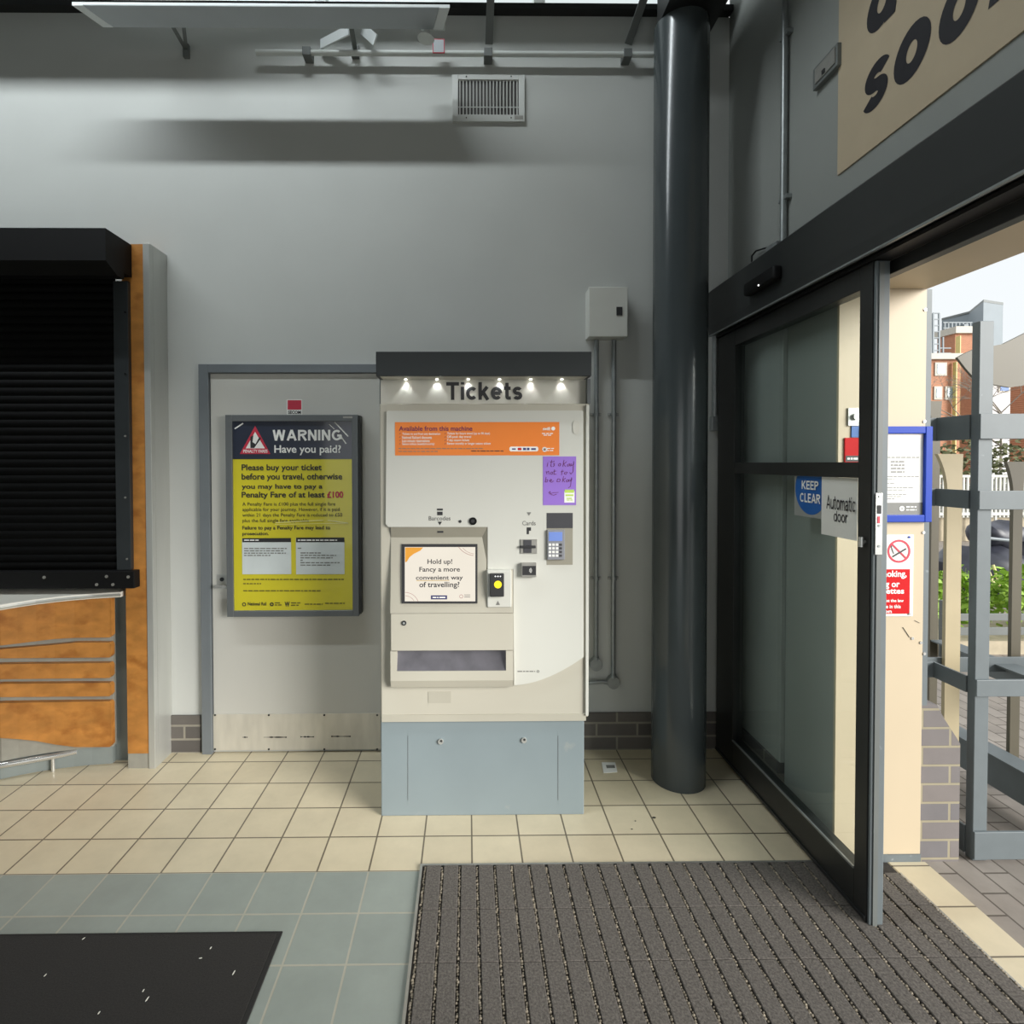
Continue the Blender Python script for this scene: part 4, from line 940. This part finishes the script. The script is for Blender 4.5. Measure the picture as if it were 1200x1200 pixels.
# back box beside the poster
a, c = onX(953, 80, XR-.02), onX(982, 85, XR-.02)
bk = thing('socket_back_box', 'open metal back box on the side wall partly behind the cream poster', 'back box', (XR-.01, (a.y+c.y)/2, onX(953, 107, XR-.01).z))
z0_, z1_ = onX(953, 107, XR-.02).z, onX(953, 82, XR-.02).z
MB().box(XR-.022, XR-.0005, c.y+.002, a.y, z0_, z1_, .003).build('plate', 'strut_grey', bk)
MB().box(XR-.026, XR-.0222, c.y+.012, a.y-.02, z0_+.015, z1_-.012).build('inner', 'aluminium', bk)
MB().box(XR-.03, XR-.0262, (a.y+c.y)/2-.008, (a.y+c.y)/2+.008, z0_+.02, z0_+.035).build('terminal', 'scuff', bk)
for (u, v, lab) in ((976, 238, 'grey metal fixing tab above the operator casing, nearer the conduit'), (1078, 164, 'grey metal fixing tab above the operator casing under the cream poster')):
    p = onX(u, v, XR-.01); tag(MB().box(XR-.03, XR-.0005, p.y-.028, p.y+.028, 2.5005, 2.56, .002).build('fixing_tab', 'strut_grey'), lab, 'fixing tab', 'tabs above the door operator')
# cream poster with big letters
XP = XR-.006
ps = thing('wall_poster', 'large cream poster with big dark rounded letters above the sliding door', 'poster', (XP, 1.5, onX(982, 205, XP).z))
y0_ = onX(982, 120, XP).y; zlo = onX(982, 205, XP).z
MB().box(XP, XR-.0005, .75, y0_, zlo, 3.75).build('sheet', 'sign_cream', ps)
XT = XP-.001
zb_ = onX(1016, 135, XT).z
zx = onX(1030, 69, XT).z-zb_
def ltr(ch, y_left, y_right, z0, z1): grotesque('letter', ch, 'letter_black', ps, (XT, y_left, z0), (XT, y_right, z0+(z1-z0)/.74), .205 if ch == 's' else .23, .1, .18, plane='X')
ltr('s', onX(1009, 120, XT).y, onX(1038, 80, XT).y, zb_, zb_+zx)
ltr('o', onX(1044, 70, XT).y, onX(1086, 40, XT).y, zb_-.004, zb_+zx+.004)
ltr('o', onX(1096, 40, XT).y, onX(1144, 10, XT).y, zb_-.004, zb_+zx+.004)
ltr('n', onX(1158, 10, XT).y, onX(1218, -20, XT).y, zb_, zb_+zx)
zb2 = onX(1022, 42, XT).z
ltr('q', onX(1013, 20, XT).y, onX(1048, 0, XT).y, zb2, zb2+zx)
ltr('s', onX(1060, 0, XT).y, onX(1094, -30, XT).y, zb2, zb2+zx)
# wall conduit seen between column and door
p0 = at(838, 400, YW-.02)
tc_ = thing('thin_conduit', 'short conduit with socket on the back wall between the column and the sliding door', 'conduit', (p0.x, YW-.02, at(838, 505, YW-.02).z))
MB().tube([(p0.x, YW-.02, at(838, 492, YW-.02).z), (p0.x, YW-.02, 2.32)], .014, 12).build('pipe', 'galvanised', tc_, True)
MB().box(p0.x-.022, p0.x+.022, YW-.04, YW-.0005, at(838, 505, YW-.02).z, at(838, 488, YW-.02).z, .003).build('socket', 'galvanised', tc_)
# signs on the glass
XG = XD+.0165
ka, kb, kc = onX(933, 580, XG), onX(963.5, 580, XG), onX(951, 607, XG)
kk = thing('keep_clear_sign', 'round blue KEEP CLEAR sticker on the sliding door glass under the mid rail', 'sign', (XG, (ka.y+kb.y)/2, 1.38))
yc_, zc_ = (onX(932.5, 575, XG).y + onX(970, 575, XG).y)/2, 1.472; rr = abs(onX(932.5, 575, XG).y-yc_)
zmx = 1.5225
P = []
for i in range(40):
    a = 2*math.pi*i/40; P.append((yc_-rr*math.cos(a), min(zmx-.0006, zc_+rr*math.sin(a))))
MB().box(XG-.0006, XG, onX(963.5, 600, XG).y+.0005, onX(931, 600, XG).y, onX(935, 604, XG).z, zmx-.0005).build('clear_backing', 'wall_paint_shaded', kk)
MB().prism(P, XG-.0018, XG-.0008, 'x').build('disc', 'sign_blue', kk)
for s, v0, v1, u0, u1 in (('KEEP', 564, 574.5, 939.5, 960), ('CLEAR', 579.5, 590.5, 937.5, 962)):
    a_, b_ = onX(u0, v1, XG-.0024), onX(u1, v0, XG-.0024); zz0, zz1 = onX(u1, v1, XG).z, onX(u1, v0, XG).z
    grotesque('lettering', s, 'print_white', kk, (XG-.0024, a_.y, zz0), (XG-.0024, b_.y, zz1), .18, .12, plane='X')
aa, ab = onX(963.5, 600, XG), onX(1005.5, 600, XG)
au = thing('automatic_door_sign', 'white paper Automatic door sign taped inside the sliding door glass', 'sign', (XG, (aa.y+ab.y)/2, 1.35))
zq0 = onX(1000, 633, XG).z
MB().box(XG-.0028, XG-.002, ab.y, aa.y, zq0, 1.5220).build('sheet', 'sign_white', au)
for s, u0, u1, vA, vB in (('Automatic', 968.5, 1004, 581.5, 598), ('door', 977, 993.5, 599, 612)):
    a_, b_ = onX(u0, vB, XG-.0034), onX(u1, vA, XG-.0034); cz0, cz1 = onX((u0+u1)/2, vB, XG).z, onX((u0+u1)/2, vA, XG).z
    grotesque('lettering', s, 'letter_black', au, (XG-.0034, a_.y, cz0), (XG-.0034, b_.y, cz1), .12, .11, plane='X')
# on the reveal: key switch, red alarm plate, blue frame, no smoking sign
YR = YJ-.0005
kw = thing('key_switch', 'square steel key switch plate on the cream reveal behind the glass', 'switch', at(1001, 499, YR))
plate(MB(), 994, 478, 1012, 499, YR-.006, .0058, .001).build('plate', 'stainless', kw)
c_ = at(1001, 488.5, YR); MB().tube([(c_.x, YR-.0062, c_.z), (c_.x, YR-.018, c_.z)], .013, 18).build('key_barrel', 'chrome', kw, True)
rp = thing('red_alarm_plate', 'red and black alarm call plate on the cream reveal behind the glass', 'sign', at(1001, 543, YR))
plate(MB(), 990, 513, 1014, 543, YR-.006, .0058, .001).build('plate', 'sign_red', rp)
plate(MB(), 991, 534, 1013, 541, YR-.0066, .0006).build('text_strip', 'print_dark', rp)
b = MB(); words(b, 993, 1012, 537.5, 2.2, YR-.0072, 90); b.build('print', 'print_white', rp)
plate(MB(), 998, 499.5, 1014, 512.5, YR-.004, .0038).build('blue_label', 'sign_blue', rp)
bf = thing('blue_poster_frame', 'bright blue framed timetable notice on the cream doorway reveal', 'notice', at(1060, 613, YR))
fx0, fx1 = at(1015, 550, YR-.02).x, at(1093, 550, YR-.02).x; fz0, fz1 = at(1080, 612, YR-.02).z, at(1080, 499.5, YR-.02).z; wI = .028
b = MB()
for (x0_, x1_, z0_, z1_) in ((fx0, fx0+wI, fz0, fz1), (fx1-wI, fx1, fz0, fz1), (fx0+wI, fx1-wI, fz0, fz0+wI), (fx0+wI, fx1-wI, fz1-wI, fz1)): b.box(x0_, x1_, YR-.02, YR, z0_, z1_, .003, 2)
b.build('frame', 'frame_blue', bf)
MB().box(fx0+wI, fx1-wI, YR-.008, YR-.002, fz0+wI, fz1-wI).build('sheet', 'sign_white', bf)
YN = YR-.009
b = MB()
words(b, 1041, 1077, 536, 1.2, YN, 100)
for i in range(4): words(b, 1044, 1060, 541+i*4, 1.6, YN, 101+i)
for i, w in enumerate((38, 8, 0, 8, 0, 30, 20, 0, 22, 16, 10)): 
    if w: words(b, 1040, 1040+w, 558.5+i*2.6, .9, YN, 110+i)
b.build('print', 'print_grey', bf)
b = MB(); q = [at(u, v, YN) for u, v in ((1025, 509), (1081, 509), (1081, 514), (1025, 533))]; b.tri(q, [(3, 2, 1, 0)]); b.build('tint', mat('tint_pink', (226, 214, 212), .5), bf)
ft = MB(); a_, b_ = at(1024, 605.5, YN), at(1082, 589, YN); ft.box(fx0+wI+.001, fx1-wI-.001, YN, YN+.0008, fz0+wI+.001, b_.z); ft.build('footer_band', 'print_grey', bf)
b = MB(); ring(b, at(1057, 596, YN-.001), .003, .010, YN-.001, 16); words(b, 1062, 1074, 594, 1.4, YN-.001, 130); words(b, 1062, 1074, 597.5, 1.4, YN-.001, 131); b.build('footer_mark', 'print_white', bf)
nsn = thing('no_smoking_sign', 'white and red no smoking sign on the cream reveal under the blue frame', 'sign', at(1045, 723, YR))
sx0, sx1 = at(1015, 680, YR).x, at(1069.3, 680, YR).x; sz0, sz1 = at(1050, 722, YR).z, at(1050, 626.5, YR).z
MB().box(sx0, sx1, YR-.004, YR-.0002, sz0, sz1, .001).build('plate', 'sign_white', nsn)
YN = YR-.0048
b = MB(); a_, b_ = at(1018, 719.5, YN), at(1066.5, 667, YN); b.box(sx0+.004, b_.x, YN, YN+.0007, a_.z, b_.z); b.build('red_panel', 'sign_red', nsn)
YN2 = YN-.0006
cc = at(1053.5, 646, YN); R_ = at(1067, 646, YN).x-cc.x
b = MB(); ring(b, cc, R_*.82, R_, YN, 40); b.bar((cc.x-R_*.62, YN, cc.z+R_*.62), (cc.x+R_*.62, YN, cc.z-R_*.62), R_*.16, .0004, (0, 0, 1)); b.build('prohibition_ring', 'print_red', nsn)
b = MB(); b.bar(at(1046, 652.5, YN-.0006), at(1062, 643, YN-.0006), .006, .0004, (0, 0, 1)); stroke_pts = [(1047.5, 649), (1046, 645), (1045, 642), (1044.5, 639.5)]
Q = [at(u, v, YN-.0006) for u, v in stroke_pts]
for p, q_ in zip(Q, Q[1:]): b.bar(p, q_, .003, .0003, (1, 0, 0))
b.build('cigarette', 'print_dark', nsn)
for s, u1, v0, v1, w in (('No smoking,', 1062.5, 668.5, 678.5, 49), ('vaping or', 1054.5, 681, 690.5, 38), ('e-cigarettes', 1059.5, 689.5, 698, 50)):
    ptext('lettering', s, 'print_white', nsn, u1-w, v0, u1, v1, YN2, bold=.025)
for s, u1, v0, v1 in (("It is against the law", 1059, 702, 706.8), ('to smoke in this', 1055.5, 708.5, 713), ('station', 1045, 714.5, 718.5)):
    ptext('lettering', s, 'print_white', nsn, 1020, v0, u1, v1, YN2, bold=.02)
for (u, v) in ((1065.5, 629.5), (1065.5, 719.5)): disc(MB(), at(u, v, YN2), .004, YN2-.002, .003, 8).build('screw', 'frame_blue' if v < 700 else 'galvanised', nsn)

# ------------------------------------------------------------------ floor things
em = thing('entrance_matting', 'ribbed brown grey entrance matting set into the doorway floor', 'door mat', (.73, 1.2, 0))
mx0, mx1, my0, my1 = -.178, 1.648, .55, 2.142
MB().box(mx0, mx1, my0, my1, .0005, .003).build('base', 'bead_base', em)
b = MB(); n = 27; pitchm = (mx1-mx0-.012)/n
for k in range(n):
    x0_ = mx0+.010+k*pitchm; y1_ = my1-.003 if x0_ < XD+.03 else my1-.065
    for (ya, yb2) in ((my0, 1.086), (1.088, 1.296), (1.298, 1.506), (1.508, 1.714), (1.716, 1.922), (1.924, y1_)):
        b.box(x0_+.0058, x0_+pitchm-.0058, ya, yb2, .003, .0125, .002, 1)
b.build('carpet_strips', 'carpet_strip', em)
b = MB(); bmb = bmesh.new(); rnd = random.Random(3)
tmp = bmesh.new(); bmesh.ops.create_icosphere(tmp, subdivisions=1, radius=1); base_v = [v.co.copy() for v in tmp.verts]; base_f = [[v.index for v in f.verts] for f in tmp.faces]; tmp.free()
PV = []; PF = []
for k in range(n+1):
    xx = mx0+.010+k*pitchm; y1_ = my1-.01 if xx < XD+.03 else my1-.07
    y = 1.25
    while y < y1_:
        c_ = Vector((xx+rnd.uniform(-.0025, .0025), y, .0045+rnd.uniform(0, .0035))); r_ = rnd.uniform(.0035, .0058); o_ = len(PV)
        PV += [c_+v*r_ for v in base_v]; PF += [[i+o_ for i in f] for f in base_f]; y += rnd.uniform(.007, .011)
b.tri(PV, PF); b.build('brush_beads', 'bead', em, kind='stuff')
MB().box(mx0-.010, mx0-.0005, my0, my1+.010, .0005, .008).box(mx0-.0005, XD+.06, my1+.0005, my1+.010, .0005, .008).build('edge_frame', 'aluminium', em)
MB().box(mx1+.0005, mx1+.008, my0, my1-.06, .0025, .008).build('threshold_edge', 'aluminium', em)
# loose dark mat
r0 = onZ(331, 1093); r1 = onZ(290, 1200)
fm = thing('floor_mat', 'plain dark rubber backed mat lying on the grey tiles at the lower left', 'door mat', (-1.6, 1.3, 0))
xe = (r0.x+r1.x)/2; ytop = r0.y
MB().box(-3.2, xe-.016, .6, ytop-.012, .0005, .009, .001).build('pile', 'rubber_mat', fm)
MB().box(-3.2, xe, ytop-.0115, ytop, .0005, .006, .0015).box(xe-.0155, xe, .6, ytop-.0118, .0005, .006, .0015).build('border', 'mat_edge', fm)
for i, (u, v) in enumerate(((53, 1143), (172.5, 1171), (247, 1111), (274, 1140), (168, 1161), (98, 1100), (235, 1123), (116, 1187))):
    p = onZ(u, v, .0095); a = random.uniform(0, 3); L_ = .012 if i not in (1, 3) else .02
    d = Vector((math.cos(a), math.sin(a), 0)); d = (Vector((-.1, -1, 0)) if i < 4 else d).normalized()
    mb = MB(); mb.ball(p, .003, 1)
    for v_ in mb.bm.verts: o_ = v_.co-p; v_.co = p+d*o_.dot(d)*L_/.006+d.cross(Vector((0, 0, 1)))*o_.dot(d.cross(Vector((0, 0, 1))))*.8+Vector((0, 0, o_.z*.25+.0006))
    tag(mb.build('litter_fleck', 'white_speck'), 'small pale fleck of litter lying on the dark mat', 'litter', 'flecks of litter on the dark mat')
tk = thing('dropped_ticket', 'small white ticket lying on the tiles between machine and column', 'ticket', onZ(714, 900))
q = [onZ(u, v, .001) for u, v in ((705, 893.5), (721, 893.5), (723.5, 905), (707.5, 906))]
MB().loft([q, [x+Vector((0, 0, .0012)) for x in q]]).build('card', 'paper', tk)
q2 = [onZ(u, v, .0026) for u, v in ((710, 896.5), (720, 896.5), (721, 900), (711, 900.2))]
MB().tri(q2, [(0, 1, 2, 3)]).build('print', 'print_grey', tk)
for i, (u, v) in enumerate(((766.5, 958), (744.5, 962), (740.5, 971.5))):
    tag(MB().ball(onZ(u, v, .002), .006 if i == 0 else .003, 1, (1.6, 1, .35)).build('litter_crumb', 'scuff'), ('largest dark crumb on the cream tiles in front of the column', 'middle dark crumb on the cream tiles in front of the column', 'dark crumb on the cream tiles nearest the matting')[i], 'litter', 'crumbs on the tiles')

# ------------------------------------------------------------------ outside
pr_ = thing('brick_pier', 'low grey brick pier with a sloping stepped top outside the doorway', 'brick wall', at(1105, 1018, 2.17))
PY = 2.165
def q_(u, v): p = at(u, v, PY); return (p.x, p.z)
x_in = XO+.024; xo = at(1125, 900, PY).x
b = MB(); o_ = [(XO+.001, 0), (xo, 0), (xo, q_(1125, 872)[1]), (q_(1122, 866)[0], q_(1122, 866)[1]), (q_(1107, 843)[0], q_(1107, 843)[1]), (q_(1098, 826)[0], q_(1098, 826)[1]), (XO+.001, q_(1090, 822)[1])]
o_ = [(x, max(z, -.012) if z else -.012) for x, z in o_]
b.prism(o_, PY, PY+.11); b.build('brickwork', 'brick_pier', pr_)
YG = 2.165
gp = thing('steel_gate', 'grey painted flat bar security gate with flared pales outside the doorway', 'gate', at(1152, 1020, YG))
G = 'gate_paint'
gx0, gx1 = at(1144, 700, YG).x, at(1160.5, 700, YG).x
MB().box(3.14, 3.19, YG, YG+.034, -.01, at(1152, 376, YG).z, .002).build('post', G, gp)
MB().box(gx0, gx1, YG, YG+.034, -.01, at(1152, 376, YG).z, .002).build('post', G, gp)
rails = ((485, 514.5), (575, 597), (795.5, 815), (973, 1005))
for (va, vb) in rails:
    za, zb3 = at(1180, va, YG).z, at(1180, vb, YG).z
    MB().box(gx0-.004, 3.2, YG-.012, YG-.0005, zb3, za, .002).build('rail', G, gp)
    MB().box(gx0-.006, gx0+.004, YG-.0004 if 0 else YG+.0345, 2.36, zb3, za, .001).build('return_rail', G, gp)
    MB().box(XO+.03, gx0-.0065, 2.352, 2.36, zb3, za, .001).build('rear_rail', G, gp)
YPL = 2.52
for (va, vb) in ((770, 787),):
    pa_, pb_ = at(1092, vb, YPL+.03), at(1136, va, YPL+.03); MB().box(XO+.03, pb_.x+.4, YPL+.022, YPL+.034, pa_.z, pb_.z, .001).build('back_rail', G, gp)
def pale(u0, u1, ut0, ut1, vt, Y, m_, nm='pale', depth=.018):
    x0_, x1_ = at(u0, 700, Y).x, at(u1, 700, Y).x; t0, t1 = at(ut0, vt, Y), at(ut1, vt, Y); zt_ = t0.z; s = .001
    L_ = [(x0_, -.01)]; n = 8; hgt = .17
    left = [(x0_+(t0.x-x0_)*(i/n)**2, zt_-hgt+hgt*i/n) for i in range(n+1)]; right = [(x1_+(t1.x-x1_)*(i/n)**2, zt_-hgt+hgt*i/n) for i in range(n+1)]
    return MB().prism([(x0_, -.01), (x1_, -.01)]+right+left[::-1], Y, Y+depth).build(nm, m_, gp)
pale(1108.5, 1126, 1099, 1129, 532, YPL, 'pale_paint')
pale(1186, 1197, 1180, 1205, 541, 2.62, 'pale_olive')
pale(1090.5, 1099.5, 1086, 1104, 470, 2.9, 'pale_olive')
YFL = 2.27
fl = [(1122, 419), (1131, 414), (1142, 409), (1160, 406), (1176, 403), (1190, 396), (1206, 388), (1230, 380), (1260, 378), (1260, 440), (1230, 441), (1214, 447), (1198, 452), (1184, 454), (1172, 452), (1160, 450), (1150, 448), (1140, 441), (1132, 432)]
MB().prism([(at(u, v, YFL).x, at(u, v, YFL).z) for u, v in fl][::-1], YFL, YFL+.012).build('leaf_panel', 'pale_olive', gp)
sidex = 2.5
for (z0_, z1_) in ((.55, .63), (.03, .20)):
    MB().box(sidex, sidex+.012, 2.23, 2.9, z0_, z1_, .001).box(sidex-.05, sidex+.05, 2.23, 2.9, z1_+.0005, z1_+.008).build('side_rail', G, gp)
# far things beyond the gate
def facade(name, u0, u1, v0, Y, depth, m_, label, cat, windows=(), wmat='window_glass', eav=None, base=None, group=None):
    a, c = at(u0, 560, Y), at(u1, v0, Y); t = thing(name, label, cat, ((a.x+c.x)/2, Y+depth/2, -.012), group)
    MB().box(a.x, c.x, Y, Y+depth, -.012, c.z).build('walls', m_, t)
    for (w0_, x0_, w1_, x1_) in windows:
        p, q = at(w0_, x1_, Y-.05), at(w1_, x0_, Y-.05); f = MB().box(p.x-.12, q.x+.12, Y-.06, Y-.001, p.z-.12, q.z+.12).build('window', 'eaves_white', t); MB().box(p.x, q.x, Y-.08, Y-.061, p.z, q.z).build('pane', wmat, f)
    if eav: MB().box(a.x-.15, c.x+.15, Y-.25, Y+depth+.2, c.z, c.z+eav).build('eaves', 'eaves_white', t)
    return t
t = facade('brick_building', 1080, 1125.5, 421.5, 34, 6, 'brick_red', 'low red brick building with white eaves seen left of the gate post', 'building', ((1098, 427, 1107.5, 438), (1097, 455, 1102, 466), (1110, 455, 1116, 466)), eav=.35)
p, q = at(1120, 484, 33.7), at(1122, 424, 33.7); MB().box(p.x, q.x, 33.7, 33.95, -.01, q.z).build('downpipe', 'gutter_yellow', t)
t = facade('brick_building', 1117, 1142, 391, 42, 1.6, 'brick_red', 'taller red brick block with roof railings behind the low one', 'building', (), eav=.5)
p, q = at(1121.5, 470, 41.7), at(1123.5, 394, 41.7); MB().box(p.x, q.x, 41.5, 41.9, -.01, q.z).build('downpipe', 'gutter_yellow', t)
t = facade('white_building', 1125.5, 1200, 430, 46, 2.5, 'render_white', 'white rendered building with a blue window right of the brick one', 'building', ((1132, 454, 1138, 466), (1172, 452, 1182, 458)), 'sign_blue')
a, c = at(1126, 445.5, 45.9), at(1200, 444, 45.9); MB().box(a.x, c.x, 45.8, 45.99, a.z, c.z).build('string_course', 'print_grey', t)
t = facade('brick_building', 1232, 1330, 400, 38, 3, 'brick_red', 'red brick building at the far right edge below the olive panel', 'building', ())
p, q = at(1233, 484, 37.7), at(1236, 440, 37.7); MB().box(p.x, q.x, 37.5, 37.9, -.01, q.z).build('downpipe', 'gutter_yellow', t)
# rooftop plant room: metal clad, seen over the brick block
yy = 54
pts_ = [at(1136, 395, yy+4), at(1152, 395, yy), at(1175, 395, yy+1)]
zt_ = at(1152, 354, yy).z; zbm_ = -.012
t = thing('plant_tower', 'pale grey metal clad tower rising above the brick roofs behind the gate post', 'tower', ((pts_[0].x+pts_[2].x)/2, yy+3, -.012))
pl_ = [pts_[0], pts_[1], pts_[2], pts_[2]+Vector((-1, 6, 0)), pts_[0]+Vector((1.5, 4, 0))]
MB().loft([[Vector((p.x, p.y, -.012)) for p in pl_], [Vector((p.x, p.y, zt_)) for p in pl_]]).build('cladding', 'clad_grey', t)
ce = sum(pl_, Vector())/5
MB().loft([[Vector((ce.x+(p.x-ce.x)*1.006, ce.y+(p.y-ce.y)*1.006, zt_)) for p in pl_], [Vector((ce.x+(p.x-ce.x)*1.006, ce.y+(p.y-ce.y)*1.006, zt_+.25)) for p in pl_]]).build('roof_edge', 'strut_grey', t)
for (u, v0, v1, Y, nm, lab) in ((1097, 367, 425, 36, 'roof_ladder', 'grey caged steel ladder climbing the low brick roof next to the cream reveal'), (1118, 378, 391, 43, 'roof_railing', 'grey handrail along the roof of the taller brick block')):
    b = MB()
    if nm == 'roof_ladder':
        for du in (-3.5, 3.5): b.bar(at(u+du, v1, Y), at(u+du, v0, Y), .09, .09)
        for k in range(9): b.bar(at(u-3.5, v0+(v1-v0)*k/8, Y), at(u+3.5, v0+(v1-v0)*k/8, Y), .07, .07, (0, 0, 1))
        for k in range(3): b.bar(at(u+3.5, 408+6*k, Y), at(u+17, 408+6*k, Y), .07, .07, (0, 0, 1))
        b.bar(at(u+8, 395, Y), at(u+8, 425, Y), .08, .08)
    else:
        for k in range(8): b.bar(at(1107+k*4.3, v1, Y), at(1107+k*4.3, v0, Y), .08, .08)
        for v in (v0, (v0+v1)/2): b.bar(at(1105, v, Y), at(1139, v, Y), .08, .08, (0, 0, 1))
        b.box(at(1126, 380, Y).x, at(1131, 380, Y).x, Y-.3, Y+.5, at(1126, 391, Y).z, at(1126, 381, Y).z)
    tag(b.build(nm, 'clad_grey'), lab, 'ladder' if nm == 'roof_ladder' else 'railing')
def leaves(mb, c, rx, ry, rz, n, size, seed):
    r = random.Random(seed); V = []; Fc = []
    for i in range(n):
        while True:
            d = Vector((r.uniform(-1, 1), r.uniform(-1, 1), r.uniform(-1, 1)))
            if .25 < d.length < 1: break
        p = Vector(c)+Vector((d.x*rx, d.y*ry, d.z*rz)); a = Vector((r.gauss(0, 1), r.gauss(0, 1), r.gauss(0, .6))).normalized(); e = a.cross(Vector((r.gauss(0, 1), r.gauss(0, 1), r.gauss(0, 1)))).normalized(); s = size*r.uniform(.6, 1.3); o_ = len(V)
        V += [p-a*s, p+e*s*.5, p+a*s, p-e*s*.5]; Fc.append((o_, o_+1, o_+2, o_+3))
    mb.tri(V, Fc)
hg = at(1130, 545, 15); b = MB()
for k in range(9):
    leaves(b, (hg.x-1.6+k*.75, 15+random.uniform(-.3, .3), .9+random.uniform(0, .2)), .7, .5, 1.25, 480, .09, k)
tag(b.build('hedge', 'hedge_green'), 'dull green hedge behind the white railings in the distance', 'hedge')
def bare_tree(u, Y, h, lab, seed, spread=.5):
    r = random.Random(seed); base = at(u, 600, Y); b = MB()
    def grow(p, d, l, rad, dep):
        q = p+d*l; b.tube([p, q], [rad, rad*.65], 5)
        if dep == 0: return
        for k in range(3 if dep > 1 else 4):
            nd = (d+Vector((r.gauss(0, spread), r.gauss(0, spread), r.gauss(0, spread*.6)))).normalized(); grow(q, nd, l*r.uniform(.6, .8), rad*.6, dep-1)
    grow(Vector((base.x, Y, -.012)), Vector((0, 0, 1)), h*.38, h*.012, 5)
    return tag(b.build('bare_tree', 'twig'), lab, 'tree')
bare_tree(1172, 26, 6.2, 'bare twiggy tree seen under the olive panel right of the gate post', 5)
rl = thing('white_railing', 'white vertical bar railing in the distance behind the gate post', 'railing', at(1150, 606, 11))
zr1, zr0 = at(1170, 556.5, 11).z, at(1170, 604, 11).z; xa_, xb3 = at(1080, 560, 11).x, at(1260, 560, 11).x
MB().box(xa_, xb3, 11, 11.05, zr1-.05, zr1).box(xa_, xb3, 11, 11.05, zr0, zr0+.06).build('rails', 'rail_white', rl)
k = 0; x = xa_+.05
while x < xb3 and k < 40:
    MB().box(x-.018, x+.018, 11.01, 11.04, zr0-.04 if k % 6 else -.012, zr1-.0505).build('bar', 'rail_white', rl); x += .082; k += 1
MB().box(xa_, xb3, 11.1, 11.3, -.012, zr0-.06).build('low_wall', 'timber', rl)
b = MB(); p = at(1170, 655, 6.4)
b.ball((p.x-.1, 6.5, .30), .5, 3, (1.1, .8, .62)).ball((p.x+.45, 6.6, .36), .45, 3, (1, .8, .8)).ball((p.x+.05, 6.5, .72), .28, 3, (1.1, .8, .6))
for v in b.bm.verts: v.co += Vector((math.sin(v.co.z*17+v.co.x*11), math.cos(v.co.x*15), math.sin(v.co.x*19+v.co.z*7)))*.028; v.co.z = max(v.co.z, -.01)
bg = thing('black_bags', 'heap of dark covered bags with a pale strap beyond the gate', 'bags', (p.x, 6.5, -.012))
b.build('cover', 'bag_black', bg, True)
MB().tube([at(1157, 665, 6.02), at(1163, 680, 6.0), at(1171, 687, 5.98), at(1166, 668, 6.0), at(1164, 662, 6.02)], .012, 8).build('strap', 'strap_yellow', bg, True)
MB().tube([at(1150, 630, 6.05), at(1190, 634, 6.05)], .018, 8).build('bar', 'clad_grey', bg, True)
pt = thing('planter', 'timber edged planting bed with low slatted rails beyond the gate', 'planter', at(1170, 775, 4.6))
x0_, x1_ = at(1085, 760, 4.6).x, 6.2
b = MB().box(x0_, x1_, 4.52, 4.58, -.012, .10).box(x0_, x1_, 4.60, 5.5, -.012, .07); b.build('edging', 'timber', pt)
for (va, vb) in ((719, 727), (735, 744)):
    za, zb4 = at(1168, va, 4.45).z, at(1168, vb, 4.45).z; MB().box(x0_, x1_, 4.44, 4.46, zb4, za, .002).build('slat', 'strut_grey', pt)
for x in (x0_+.02, 6.14): MB().box(x, x+.05, 4.461, 4.50, -.012, .45).build('stake', 'strut_grey', pt)
for k in range(5):
    b = MB(); leaves(b, (x0_+.25+k*.36, 5.0, .37), .14, .28, .28, 360, .045, 40+k)
    tag(b.build('leafy_plant', 'leaf_green'), 'bright green leafy plant growing in the bed beyond the gate', 'plant', 'green plants in the bed')
